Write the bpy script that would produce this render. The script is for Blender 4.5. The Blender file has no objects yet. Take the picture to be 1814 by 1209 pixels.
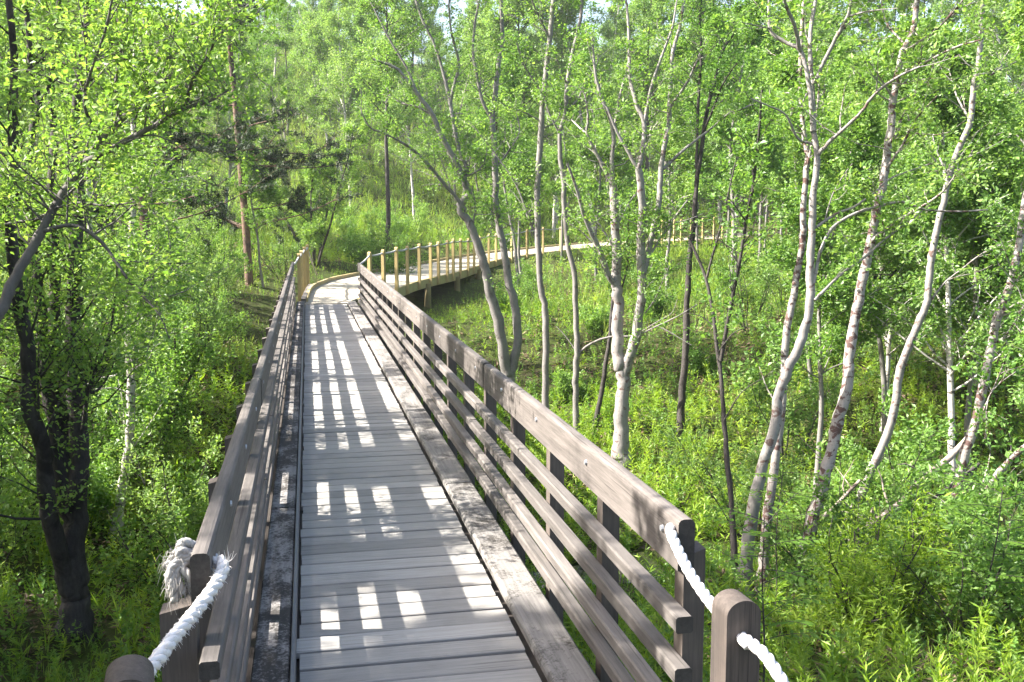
import bpy, bmesh, math, random
import numpy as np
S = bpy.context.scene
COL = S.collection
PI = math.pi
# ------------------------------------------------------------------ camera
F, HC, W0, H0 = 1780.0, 1.7, 1814.0, 1209.0        # focal length in photo pixels, eye height over the deck
VX, VY = 536.0, 388.0                               # where the bridge's lines meet
TH = math.atan((H0/2 - VY)/F)
PS = math.atan((W0/2 - VX)/math.hypot(F, H0/2 - VY))
ct, st, cp, sp = math.cos(TH), math.sin(TH), math.cos(PS), math.sin(PS)
FW = np.array([sp*ct, cp*ct, -st]); RT = np.array([cp, -sp, 0.0]); UP = np.array([sp*st, cp*st, ct])
EYE = np.array([0, 0, HC])
cam_data = bpy.data.cameras.new('camera'); cam = bpy.data.objects.new('camera', cam_data); COL.objects.link(cam)
cam.location = EYE; cam.rotation_euler = (PI/2 - TH, 0, -PS)
cam_data.sensor_width = 36; cam_data.lens = F/W0*36; cam_data.clip_start = 0.05; cam_data.clip_end = 800
S.camera = cam
# ------------------------------------------------------------------ light
SUN_EL, SUN_AZ = math.radians(41.5), math.radians(-80)     # azimuth from +Y, clockwise: the sun stands left, a little ahead
world = bpy.data.worlds.new('World'); S.world = world; world.use_nodes = True
nt = world.node_tree; bg = nt.nodes['Background']; sky = nt.nodes.new('ShaderNodeTexSky')
sky.sky_type = 'NISHITA'; sky.sun_disc = False; sky.sun_elevation = SUN_EL; sky.sun_rotation = SUN_AZ
sky.air_density = 1.0; sky.dust_density = 4.0; sky.ozone_density = 1.0
nt.links.new(sky.outputs[0], bg.inputs[0]); bg.inputs[1].default_value = 0.105
sd = bpy.data.lights.new('sun', 'SUN'); sun = bpy.data.objects.new('sun', sd); COL.objects.link(sun)
sd.energy = 5.0; sd.angle = math.radians(0.5); sd.color = (1.0, 0.95, 0.86)
sun.rotation_euler = (PI/2 - SUN_EL, 0, PI - SUN_AZ); sun.location = (-20, 5, 20)
S.view_settings.view_transform = 'Standard'; S.view_settings.look = 'None'
S.view_settings.exposure = 2.28; S.view_settings.gamma = 1
S.render.engine = 'CYCLES'
cy = S.cycles
cy.max_bounces = 7; cy.diffuse_bounces = 4; cy.glossy_bounces = 2; cy.transmission_bounces = 4; cy.transparent_max_bounces = 4
cy.caustics_reflective = False; cy.caustics_refractive = False; cy.use_denoising = True
cy.sample_clamp_indirect = 6.0
# ------------------------------------------------------------------ helpers
def ray(px, py): return FW + RT*(px - W0/2)/F - UP*(py - H0/2)/F
def atz(px, py, z): r = ray(px, py); return EYE + r*((z - HC)/r[2])
def atd(px, py, d): r = ray(px, py); return EYE + r*d/math.hypot(r[0], r[1])
def nrm(v):
    v = np.asarray(v, float); return v/(np.linalg.norm(v) + 1e-9)

def tag(o, label=None, cat=None, group=None, kind=None):
    if label: o['label'] = label
    if cat: o['category'] = cat
    if group: o['group'] = group
    if kind: o['kind'] = kind
    return o
def empty(name, loc, label=None, cat=None, group=None, rz=0):
    o = bpy.data.objects.new(name, None); COL.objects.link(o); o.location = [float(a) for a in loc]; o.rotation_euler.z = rz
    o.empty_display_size = 0.2
    return tag(o, label, cat, group)

def mesh_obj(name, V, Q, mat, parent=None, tri=None, tone=None, smooth=False):
    """V (n,3), Q (m,4) quads, tri (k,3); tone = one value per face"""
    V = np.asarray(V, np.float32); Q = np.asarray(Q, np.int32).reshape(-1, 4)
    T = np.zeros((0, 3), np.int32) if tri is None else np.asarray(tri, np.int32).reshape(-1, 3)
    me = bpy.data.meshes.new(name)
    me.vertices.add(len(V)); me.vertices.foreach_set('co', V.ravel())
    nl = Q.size + T.size; npoly = len(Q) + len(T)
    me.loops.add(nl); me.loops.foreach_set('vertex_index', np.concatenate([Q.ravel(), T.ravel()]))
    me.polygons.add(npoly)
    ls = np.concatenate([np.arange(len(Q))*4, Q.size + np.arange(len(T))*3]).astype(np.int32)
    me.polygons.foreach_set('loop_start', ls)
    me.polygons.foreach_set('use_smooth', np.full(npoly, smooth))
    if tone is not None:
        a = me.attributes.new('tone', 'FLOAT', 'FACE'); a.data.foreach_set('value', np.asarray(tone, np.float32))
    me.update(calc_edges=True); me.validate()
    me.materials.append(mat)
    o = bpy.data.objects.new(name, me); COL.objects.link(o)
    if parent: o.parent = parent
    return o

class MB:
    """collects shapes for ONE mesh"""
    def __init__(s): s.V = []; s.Q = []; s.T = []; s.n = 0; s.tq = []; s.tt = []
    def add(s, V, Q=(), T=(), tone=0.5):
        V = np.asarray(V, float); s.V.append(V)
        Q = np.asarray(Q, int).reshape(-1, 4); T = np.asarray(T, int).reshape(-1, 3)
        s.Q.append(Q + s.n); s.T.append(T + s.n); s.n += len(V)
        s.tq.append(np.full(len(Q), tone)); s.tt.append(np.full(len(T), tone))
    def box(s, x0, x1, y0, y1, z0, z1, tone=0.5):
        V = [(x, y, z) for z in (z0, z1) for y in (y0, y1) for x in (x0, x1)]
        s.add(V, [(0, 2, 3, 1), (4, 5, 7, 6), (0, 1, 5, 4), (2, 6, 7, 3), (0, 4, 6, 2), (1, 3, 7, 5)], tone=tone)
    def prism(s, sec, axis0, axis1, frame=None, tone=0.5, cap=None):
        """sec: outline (a,b), extruded; frame(a,b,t) -> point"""
        n = len(sec)
        V = [frame(a, b, axis0) for a, b in sec] + [frame(a, b, axis1) for a, b in sec]
        Q = [(i, (i+1) % n, n + (i+1) % n, n + i) for i in range(n)]
        c0 = len(V); V += [np.mean(V[:n], axis=0), np.mean(V[n:2*n], axis=0)]
        T = [((i+1) % n, i, c0) for i in range(n)] + [(n+i, n+(i+1) % n, c0+1) for i in range(n)]
        s.add(V, Q, T, tone)
        if cap is not None: s.tt[-1][:] = cap            # weathered end grain
    def tube(s, P, R, n=6, cap=True, tone=0.5):
        P = np.asarray(P, float); R = np.asarray(R, float); m = len(P)
        if m < 2: return
        d = np.gradient(P, axis=0); d /= (np.linalg.norm(d, axis=1)[:, None] + 1e-9)
        a = np.array([1.0, 0, 0]) if abs(d[0][0]) < 0.8 else np.array([0, 1.0, 0])
        ang = np.arange(n)*2*PI/n; cs, sn = np.cos(ang)[:, None], np.sin(ang)[:, None]
        V = np.empty((m*n, 3))
        for i in range(m):
            a = a - d[i]*(a @ d[i]); a /= np.linalg.norm(a) + 1e-9; b = np.cross(d[i], a)
            V[i*n:(i+1)*n] = P[i] + R[i]*(cs*a + sn*b)
        i = np.arange(m-1)[:, None]*n; k = np.arange(n)[None, :]; k2 = (k+1) % n
        Q = np.stack([i+k, i+k2, i+n+k2, i+n+k], -1).reshape(-1, 4)
        T = []
        if cap:
            V = np.vstack([V, P[0], P[-1]]); c = m*n
            T = [((q+1) % n, q, c) for q in range(n)] + [((m-1)*n+q, (m-1)*n+(q+1) % n, c+1) for q in range(n)]
        s.add(V, Q, T, tone)
    def build(s, name, mat, parent=None, off=None, smooth=False):
        V = np.vstack(s.V)
        if off is not None: V = V - np.asarray(off)
        return mesh_obj(name, V, np.vstack(s.Q), mat, parent, np.vstack(s.T), np.concatenate(s.tq + s.tt), smooth)

def smooth_line(P, sub=3):
    P = np.asarray(P, float)
    if len(P) < 3: return P
    E = np.vstack([2*P[0]-P[1], P, 2*P[-1]-P[-2]]); out = []
    for i in range(1, len(E)-2):
        p0, p1, p2, p3 = E[i-1:i+3]
        for t in np.arange(sub)/sub:
            out.append(0.5*((2*p1) + (p2-p0)*t + (2*p0-5*p1+4*p2-p3)*t*t + (3*p1-p0-3*p2+p3)*t**3))
    out.append(P[-1]); return np.array(out)

# ------------------------------------------------------------------ materials
def new_mat(name):
    m = bpy.data.materials.new(name); m.use_nodes = True
    N = m.node_tree.nodes; L = m.node_tree.links; N.clear()
    out = N.new('ShaderNodeOutputMaterial')
    return m, N, L, out
def rgb(c): return (c[0], c[1], c[2], 1)
def ramp(N, stops):
    r = N.new('ShaderNodeValToRGB'); e = r.color_ramp.elements
    while len(e) < len(stops): e.new(0.5)
    for i, (p, c) in enumerate(stops): e[i].position = p; e[i].color = rgb(c)
    return r
def tex(N, L, coord, scale, nscale, detail=4, rough=0.6, dist=0.0):
    mp = N.new('ShaderNodeMapping'); mp.inputs['Scale'].default_value = scale; L.new(coord, mp.inputs['Vector'])
    t = N.new('ShaderNodeTexNoise'); t.inputs['Scale'].default_value = nscale; t.inputs['Detail'].default_value = detail
    t.inputs['Roughness'].default_value = rough; t.inputs['Distortion'].default_value = dist
    L.new(mp.outputs[0], t.inputs['Vector']); return t.outputs['Fac']
def mixc(N, L, f, a, b, mode='MIX'):
    m = N.new('ShaderNodeMix'); m.data_type = 'RGBA'; m.blend_type = mode
    for sock, v in ((m.inputs[0], f), (m.inputs[6], a), (m.inputs[7], b)):
        if isinstance(v, (int, float)): sock.default_value = v
        elif isinstance(v, tuple): sock.default_value = rgb(v)
        else: L.new(v, sock)
    return m.outputs[2]
def mth(N, L, op, a, b=0.0):
    m = N.new('ShaderNodeMath'); m.operation = op
    for sock, v in ((m.inputs[0], a), (m.inputs[1], b)):
        if isinstance(v, (int, float)): sock.default_value = v
        else: L.new(v, sock)
    return m.outputs[0]
def finish(m, N, L, out, col, bump=None, rough=0.8, bstr=0.4, bdist=0.004, spec=0.3):
    p = N.new('ShaderNodeBsdfPrincipled'); p.inputs['Roughness'].default_value = rough
    p.inputs['Specular IOR Level'].default_value = spec
    L.new(col, p.inputs['Base Color'])
    if bump is not None:
        b = N.new('ShaderNodeBump'); b.inputs['Strength'].default_value = bstr; b.inputs['Distance'].default_value = bdist
        L.new(bump, b.inputs['Height']); L.new(b.outputs[0], p.inputs['Normal'])
    L.new(p.outputs[0], out.inputs[0]); return m
AX = {'x': (1.2, 26, 26), 'y': (26, 1.2, 26), 'z': (26, 26, 1.2)}
def wood(name, c0, c1, axis, stain=(0.03, 0.028, 0.027), amt=0.25, sc=2.2, knots=True, rough=0.75, tonew=0.5):
    m, N, L, out = new_mat(name)
    co = N.new('ShaderNodeTexCoord').outputs['Object']
    g = tex(N, L, co, AX[axis], 2.6, 6, 0.65, 0.4)
    g2 = tex(N, L, co, tuple(a*4 for a in AX[axis]), 3.0, 3, 0.6)
    big = tex(N, L, co, (1, 1, 1), sc, 5, 0.65)
    r = ramp(N, [(0.28, c0), (0.72, c1)]); L.new(g, r.inputs[0])
    col = mixc(N, L, 0.35, r.outputs[0], mixc(N, L, g2, tuple(a*0.55 for a in c0), c1))
    st_ = ramp(N, [(0.52, (0, 0, 0)), (0.72, (1, 1, 1))]); L.new(big, st_.inputs[0])
    col = mixc(N, L, mth(N, L, 'MULTIPLY', st_.outputs[0], amt), col, stain)
    a = N.new('ShaderNodeAttribute'); a.attribute_name = 'tone'
    tv = mth(N, L, 'MULTIPLY_ADD', a.outputs['Fac'], tonew); tv.node.inputs[2].default_value = 1 - tonew/2
    col = mixc(N, L, 1.0, col, tv, 'MULTIPLY')
    # fine dark cracks along the grain
    ck = tex(N, L, co, tuple(a*(2.2 if a > 2 else 0.8) for a in AX[axis]), 2.0, 2, 0.5)
    cr = ramp(N, [(0.30, (1, 1, 1)), (0.36, (0, 0, 0))]); L.new(ck, cr.inputs[0])
    col = mixc(N, L, mth(N, L, 'MULTIPLY', cr.outputs[0], 0.55), col, tuple(x*0.3 for x in c0))
    return finish(m, N, L, out, col, g, rough, 0.35, 0.003)
def speckled(name, c0, c1, dirt, lo, hi, axis='y'):
    m, N, L, out = new_mat(name)
    co = N.new('ShaderNodeTexCoord').outputs['Object']
    g = tex(N, L, co, AX[axis], 2.4, 6, 0.65, 0.3)
    r = ramp(N, [(0.3, c0), (0.7, c1)]); L.new(g, r.inputs[0])
    big = tex(N, L, co, (1, 0.6, 1), 5.0, 6, 0.72); fine = tex(N, L, co, (1, 1, 1), 60, 3, 0.7)
    f = mth(N, L, 'ADD', mth(N, L, 'MULTIPLY', big, 0.68), mth(N, L, 'MULTIPLY', fine, 0.32))
    k = ramp(N, [(lo, (0, 0, 0)), (hi, (1, 1, 1))]); L.new(f, k.inputs[0])
    col = mixc(N, L, mth(N, L, 'MULTIPLY', k.outputs[0], 0.88), r.outputs[0], dirt)
    return finish(m, N, L, out, col, f, 0.85, 0.6, 0.006)
def bark(name, base, light, patch, plo, phi, psc=(1, 1, 0.7), pn=5.0, rough=0.8, ridge=0.5):
    m, N, L, out = new_mat(name)
    co = N.new('ShaderNodeTexCoord').outputs['Object']
    fine = tex(N, L, co, (9, 9, 2.2), 6.0, 6, 0.7)
    rg = tex(N, L, co, (14, 14, 60), 1.2, 3, 0.6)
    big = tex(N, L, co, (1, 1, 0.8), 2.4, 4, 0.6)
    r = ramp(N, [(0.3, base), (0.7, light)]); L.new(mth(N, L, 'ADD', mth(N, L, 'MULTIPLY', fine, 0.5), mth(N, L, 'MULTIPLY', big, 0.5)), r.inputs[0])
    col = mixc(N, L, mth(N, L, 'MULTIPLY', rg, 0.35), r.outputs[0], tuple(x*0.45 for x in base))
    pa = tex(N, L, co, psc, pn, 5, 0.62, 0.6)
    k = ramp(N, [(plo, (0, 0, 0)), (phi, (1, 1, 1))]); L.new(pa, k.inputs[0])
    col = mixc(N, L, mth(N, L, 'MULTIPLY', k.outputs[0], 0.9), col, patch)
    return finish(m, N, L, out, col, mth(N, L, 'ADD', fine, mth(N, L, 'MULTIPLY', rg, 0.5)), rough, ridge, 0.01, 0.25)
def leafmat(name, dark, mid, light, trans=0.45, gloss=0.02):
    m, N, L, out = new_mat(name)
    a = N.new('ShaderNodeAttribute'); a.attribute_name = 'tone'
    oi = N.new('ShaderNodeObjectInfo')
    f = mth(N, L, 'ADD', a.outputs['Fac'], mth(N, L, 'MULTIPLY', mth(N, L, 'SUBTRACT', oi.outputs['Random'], 0.5), 0.35))
    r = ramp(N, [(0.05, dark), (0.5, mid), (0.95, light)]); L.new(f, r.inputs[0])
    d = N.new('ShaderNodeBsdfDiffuse'); L.new(r.outputs[0], d.inputs[0])
    t = N.new('ShaderNodeBsdfTranslucent')
    tc = mixc(N, L, 1.0, r.outputs[0], (1.27, 1.27, 0.66), 'MULTIPLY'); L.new(tc, t.inputs[0])
    mx = N.new('ShaderNodeMixShader'); mx.inputs[0].default_value = trans; L.new(d.outputs[0], mx.inputs[1]); L.new(t.outputs[0], mx.inputs[2])
    g = N.new('ShaderNodeBsdfGlossy'); g.inputs['Roughness'].default_value = 0.45; g.inputs[0].default_value = (1, 1, 1, 1)
    mg = N.new('ShaderNodeMixShader'); mg.inputs[0].default_value = gloss; L.new(mx.outputs[0], mg.inputs[1]); L.new(g.outputs[0], mg.inputs[2])
    L.new(mg.outputs[0], out.inputs[0]); return m
def plain(name, c, rough=0.7, var=0.25, sc=12, metal=0.0):
    m, N, L, out = new_mat(name)
    co = N.new('ShaderNodeTexCoord').outputs['Object']
    n = tex(N, L, co, (1, 1, 1), sc, 5, 0.65)
    col = mixc(N, L, n, tuple(x*(1-var) for x in c), tuple(min(1, x*(1+var)) for x in c))
    finish(m, N, L, out, col, n, rough, 0.3, 0.002); 
    for q in N:
        if q.type == 'BSDF_PRINCIPLED': q.inputs['Metallic'].default_value = metal
    return m

M = {}
M['rail'] = wood('weathered_rail_wood', (0.055, 0.0475, 0.0435), (0.185, 0.162, 0.15), 'y', amt=0.5, tonew=0.8)
M['slat'] = wood('weathered_slat_wood', (0.06, 0.053, 0.049), (0.195, 0.174, 0.162), 'y', amt=0.45, tonew=0.8)
M['bpost'] = wood('weathered_post_wood', (0.05, 0.04, 0.036), (0.14, 0.115, 0.10), 'z', amt=0.45, tonew=0.7)
M['newel'] = wood('dark_newel_wood', (0.038, 0.03, 0.026), (0.115, 0.092, 0.08), 'z', amt=0.5, sc=5)
M['plank'] = wood('grey_deck_planks', (0.222, 0.209, 0.196), (0.378, 0.36, 0.337), 'x', amt=0.22, sc=3, tonew=0.45)
M['beam'] = plain('dark_beam_wood', (0.05, 0.042, 0.038))
M['kerbL'] = speckled('dirty_kerb_board', (0.17, 0.16, 0.155), (0.30, 0.28, 0.27), (0.018, 0.015, 0.013), 0.43, 0.52)
M['kerbR'] = speckled('worn_kerb_board', (0.12, 0.112, 0.107), (0.245, 0.23, 0.218), (0.035, 0.03, 0.026), 0.50, 0.60)
M['steel'] = plain('dull_steel', (0.12, 0.125, 0.14), 0.5, 0.3, 25, 0.4)
M['bolt'] = plain('galvanised_bolt', (0.4, 0.41, 0.43), 0.45, 0.2, 40, 0.6)
M['newwood'] = wood('yellowish_treated_wood', (0.30, 0.215, 0.085), (0.50, 0.39, 0.18), 'z', (0.15, 0.12, 0.06), 0.3)
M['newfascia'] = wood('yellowish_treated_board', (0.32, 0.245, 0.115), (0.50, 0.41, 0.22), 'y', (0.16, 0.13, 0.07), 0.3)
M['newdeck'] = wood('pale_new_deck', (0.31, 0.275, 0.215), (0.45, 0.41, 0.335), 'x', amt=0.12, tonew=0.25)
M['support'] = plain('round_treated_pole', (0.22, 0.175, 0.085), 0.85, 0.35, 6)
M['rope'] = plain('white_rope_fibre', (0.62, 0.59, 0.57), 0.9, 0.18, 60)
M['ropeold'] = plain('greyed_rope_fibre', (0.36, 0.34, 0.315), 0.95, 0.25, 50)
M['ropegrey'] = plain('grey_rope_fibre', (0.38, 0.37, 0.36), 0.9, 0.2, 50)
M['b_grey'] = bark('smooth_grey_bark', (0.13, 0.119, 0.112), (0.28, 0.26, 0.245), (0.08, 0.07, 0.06), 0.57, 0.66)
M['b_dark'] = bark('dark_rough_bark', (0.032, 0.027, 0.025), (0.10, 0.088, 0.081), (0.02, 0.017, 0.015), 0.50, 0.62, ridge=0.9)
M['b_pale'] = bark('pale_bark_with_maroon_patches', (0.21, 0.19, 0.177), (0.39, 0.354, 0.332), (0.075, 0.034, 0.028), 0.515, 0.56, (1, 1, 1.3), 13.0)
M['b_paler'] = bark('pale_grey_bark_few_patches', (0.18, 0.165, 0.156), (0.34, 0.312, 0.295), (0.10, 0.06, 0.05), 0.57, 0.62, (1, 1, 1.2), 11.0)
M['b_birch'] = bark('white_birch_bark', (0.36, 0.33, 0.31), (0.58, 0.54, 0.51), (0.045, 0.036, 0.03), 0.555, 0.595, (1, 1, 3.0), 8.0)
M['b_mid'] = bark('grey_brown_bark', (0.075, 0.068, 0.063), (0.18, 0.165, 0.155), (0.05, 0.042, 0.037), 0.56, 0.66)
M['b_pine'] = bark('reddish_pine_bark', (0.10, 0.062, 0.046), (0.235, 0.15, 0.11), (0.045, 0.034, 0.028), 0.50, 0.60, ridge=0.9)
M['b_log'] = bark('bleached_dead_wood', (0.22, 0.17, 0.14), (0.48, 0.41, 0.36), (0.07, 0.05, 0.04), 0.56, 0.66)
M['leaf'] = leafmat('willow_leaf', (0.07, 0.155, 0.028), (0.15, 0.275, 0.055), (0.26, 0.375, 0.10), 0.5)
M['leaf2'] = leafmat('birch_leaf', (0.085, 0.18, 0.04), (0.17, 0.29, 0.075), (0.285, 0.39, 0.13), 0.5)
M['leafc'] = leafmat('cool_leaf', (0.06, 0.145, 0.025), (0.125, 0.25, 0.045), (0.21, 0.335, 0.07), 0.48)
M['needle'] = leafmat('pine_needles', (0.014, 0.032, 0.014), (0.03, 0.055, 0.022), (0.055, 0.085, 0.032), 0.15, 0.03)
M['herb'] = leafmat('undergrowth_leaf', (0.06, 0.14, 0.008), (0.15, 0.265, 0.016), (0.29, 0.40, 0.04), 0.48)
M['grass'] = leafmat('grass_blade', (0.08, 0.17, 0.015), (0.16, 0.28, 0.028), (0.30, 0.38, 0.09), 0.48)
M['litter'] = leafmat('dead_leaf', (0.06, 0.04, 0.025), (0.15, 0.105, 0.065), (0.30, 0.235, 0.15), 0.15, 0.02)
M['rowan'] = leafmat('rowan_leaf', (0.07, 0.15, 0.02), (0.12, 0.225, 0.03), (0.18, 0.29, 0.05), 0.5)
def ground_mat():
    m, N, L, out = new_mat('forest_floor')
    co = N.new('ShaderNodeTexCoord').outputs['Object']
    a = tex(N, L, co, (1, 1, 1), 0.5, 6, 0.65); b = tex(N, L, co, (1, 1, 1), 7, 6, 0.75)
    r = ramp(N, [(0.35, (0.03, 0.025, 0.014)), (0.53, (0.042, 0.056, 0.014)), (0.72, (0.085, 0.13, 0.02))])
    L.new(mth(N, L, 'ADD', mth(N, L, 'MULTIPLY', a, 0.45), mth(N, L, 'MULTIPLY', b, 0.55)), r.inputs[0])
    return finish(m, N, L, out, r.outputs[0], b, 0.95, 0.8, 0.06, 0.1)
M['ground'] = ground_mat()
M['path'] = speckled('gravel_path', (0.22, 0.20, 0.17), (0.34, 0.31, 0.27), (0.09, 0.075, 0.06), 0.5, 0.6)
def water_mat():
    m, N, L, out = new_mat('dark_stream_water')
    co = N.new('ShaderNodeTexCoord').outputs['Object']; n = tex(N, L, co, (1, 1, 1), 9, 3, 0.5)
    col = mixc(N, L, n, (0.012, 0.012, 0.008), (0.03, 0.028, 0.018))
    return finish(m, N, L, out, col, n, 0.08, 0.15, 0.01, 0.5)
M['water'] = water_mat()
# ------------------------------------------------------------------ terrain
GP = []                                             # ground points seen in the photo: pixel + height or distance
for px, py, z in [(130, 1117, -1.5), (207, 950, -1.7), (40, 1010, -1.65), (1098, 820, -1.75), (967, 762, -1.6), (905, 700, -1.5),
                  (1205, 790, -1.75), (1318, 1058, -1.6), (1408, 1062, -1.6), (1489, 978, -1.75), (1666, 1037, -1.5),
                  (1700, 1180, -1.2), (1400, 1200, -1.25), (1250, 1190, -1.3)]:
    GP.append(atz(px, py, z))
for px, py, z in [(231, 1052, -2.0), (1115, 1047, -2.0), (1347, 985, -2.0), (1620, 905, -1.95), (1760, 880, -1.9)]:
    GP.append(atz(px, py, z))
for px, py, d in [(440, 507, 24), (555, 466, 29), (680, 441, 37), (735, 406, 46), (622, 375, 48), (600, 332, 52), (640, 270, 60),
                  (100, 470, 28), (330, 445, 28), (250, 610, 16), (300, 800, 13), (480, 640, 17), (750, 560, 25), (806, 531, 28), (900, 560, 24),
                  (1000, 605, 20), (1100, 610, 20), (1250, 660, 18), (1230, 447, 46), (1300, 470, 38), (1180, 482, 34), (1450, 610, 20),
                  (1600, 660, 18), (1750, 660, 18), (1750, 505, 30), (560, 482, 28), (700, 462, 36), (850, 443, 42), (1000, 450, 38),
                  (1400, 385, 56), (1000, 392, 56), (1700, 400, 50), (300, 380, 45), (1400, 302, 80), (1000, 292, 80), (1790, 318, 80)]:
    GP.append(atd(px, py, d))
GP += [np.array(p) for p in [(0.4, 0.3, -0.12), (0.4, 1.6, -0.5), (0.4, 4, -1.15), (0.4, 7, -1.75), (0.4, 9.7, -2.05), (0.4, 14, -1.3), (0.4, 18, -0.75), (0.4, 20.6, -0.35),
       (0.4, -3, -0.1), (0, -14, 0.0), (-6, -4, -0.5), (8, -4, -0.6), (-6, 5, -1.4), (-14, 9, -1.2), (-18, -10, 0), (20, -10, 0), (-35, 12, 1.0), (28, 9, -1.4),
       (45, 25, 0.3), (70, 0, 2), (-70, 0, 5), (0, -80, 2), (60, 70, 9), (0, 95, 17), (-50, 60, 14), (-70, 120, 26), (0, 140, 24), (80, 130, 17), (130, 40, 8), (-130, 40, 14), (100, -90, 3), (-100, -90, 4)]]
GP = np.array(GP)
def _tps(a, b):
    r2 = ((a[:, None, :2] - b[None, :, :2])**2).sum(-1); return 0.5*r2*np.log(r2 + 1e-6)
_n = len(GP); _A = np.zeros((_n+3, _n+3)); _A[:_n, :_n] = _tps(GP, GP) + np.eye(_n)*0.35
_A[:_n, _n] = 1; _A[:_n, _n+1:] = GP[:, :2]; _A[_n, :_n] = 1; _A[_n+1:, :_n] = GP[:, :2].T
_w = np.linalg.solve(_A, np.concatenate([GP[:, 2], [0, 0, 0]]))
def bumps(x, y): return 0.05*np.sin(1.7*x+0.6*y)*np.sin(1.3*y-0.5*x+1) + 0.035*np.sin(3.1*x-2.2*y+2) + 0.03*np.sin(4.3*y+1.1*x)
def ground(x, y):
    x = np.atleast_1d(np.asarray(x, float)); y = np.atleast_1d(np.asarray(y, float)); q = np.stack([x, y], -1)
    out = np.empty(len(q))
    for i in range(0, len(q), 20000):
        c = q[i:i+20000]; out[i:i+20000] = _tps(c, GP) @ _w[:_n] + _w[_n] + c @ _w[_n+1:]
    return np.clip(out, -2.6, 40) + bumps(x, y)
def gz(x, y): return float(ground(x, y)[0])
_g = np.concatenate([np.arange(-160, -30, 5), np.arange(-30, 34, 0.45), np.arange(34, 165, 5)])
_gy = np.concatenate([np.arange(-110, -6, 6), np.arange(-6, 50, 0.45), np.arange(50, 90, 1.5), np.arange(90, 190, 6)])
GX, GY = np.meshgrid(_g, _gy); V = np.stack([GX.ravel(), GY.ravel(), ground(GX.ravel(), GY.ravel())], -1)
nx, ny = len(_g), len(_gy); ii = (np.arange(ny-1)[:, None]*nx + np.arange(nx-1)[None, :]).ravel()
tag(mesh_obj('ground', V, np.stack([ii, ii+1, ii+nx+1, ii+nx], -1), M['ground'], smooth=True), kind='structure')
# stream in the bottom of the gully
sl = smooth_line([(-9, 10.6), (-5, 10.2), (-2, 9.6), (0.5, 9.7), (2.6, 9.7), (5.0, 10.1), (8, 10.6), (11, 11.2), (15, 11.8)], 5)
mb = MB(); L_, R_ = [], []
for i, p in enumerate(sl):
    d = nrm(sl[min(i+1, len(sl)-1)] - sl[max(i-1, 0)]); n_ = np.array([-d[1], d[0]]); w = 0.34 + 0.12*math.sin(i*0.9)
    L_.append((*(p+n_*w), -1.98)); R_.append((*(p-n_*w), -1.98))
k = len(sl); mb.add(L_+R_, [(i, k+i, k+i+1, i+1) for i in range(k-1)])
tag(mb.build('stream', M['water']), kind='structure')
# gravel where the bridge starts, behind the photographer
mb = MB(); pp = [(-0.6+0.1*math.sin(t), y, 0) for t, y in zip(range(9), np.linspace(-6, 1.0, 9))]
pq = [(1.5+0.1*math.cos(t*1.3), y, 0) for t, y in zip(range(9), np.linspace(-6, 1.0, 9))]
VV = [(x, y, gz(x, y)+0.03) for x, y, _ in pp+pq]; mb.add(VV, [(i, 9+i, 10+i, i+1) for i in range(8)])
tag(mb.build('path', M['path']), kind='structure')
# ------------------------------------------------------------------ footbridge
rng = np.random.default_rng(7)
YA, YB = 0.55, 20.4                                  # the bridge runs along +Y, its deck top at z = 0
br = empty('footbridge', (0, 0, 0), 'long narrow weathered timber footbridge with grey plank deck and slatted railings', 'footbridge')
def drift(y): return 0.004*max(0.0, y - 2.6)        # the deck's left side runs a little to the right
def lbox(mb, x0, x1, z0, z1, y0, y1, tone=0.5, skew=True, bev=0.006):
    """bar along Y with softened edges"""
    a, b = (drift(y0), drift(y1)) if skew else (0, 0)
    sec = [(x0+bev, z0), (x1-bev, z0), (x1, z0+bev), (x1, z1-bev), (x1-bev, z1), (x0+bev, z1), (x0, z1-bev), (x0, z0+bev)]
    mb.prism(sec, 0, 1, lambda u, v, t: (u + (b if t else a), y1 if t else y0, v), tone, -0.25)
pitch = 0.149; y = 20.4; mb = MB(); i = 0
while y - pitch > YA:
    j = rng.normal(0, 0.0035, 2); hz = rng.normal(0, 0.0016); tn = float(np.clip(rng.normal(0.5, 0.2), 0, 1))
    x0, x1 = -0.058 + drift(y) + j[0], 0.824 + j[1]
    if abs(y - 3.98) < pitch/2: x0 -= 0.022; tn = 1.0; hz = 0.006
    g = 0.0145 + abs(rng.normal(0, 0.002)); b = 0.004
    sk = rng.normal(0, 0.0022)
    sec = [(y-pitch+g+b, -0.032), (y-b, -0.032), (y, -0.028), (y, -b), (y-b, 0), (y-pitch+g+b, 0), (y-pitch+g, -b), (y-pitch+g, -0.028)]
    mb.prism(sec, 0, 1, lambda u, v, t: (x1 if t else x0, u + (sk if t else -sk), v + hz), tn)
    y -= pitch; i += 1
mb.build('deck', M['plank'], br)
for x, w in ((-0.14, 0.14), (0.39, 0.08), (0.90, 0.12)):  # outer beams made extra wide to darken the gaps beside the deck
    mb = MB(); lbox(mb, x-w, x+w, -0.42, -0.036, YA, YB-0.02); mb.build('beam', M['beam'], br)
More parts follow.
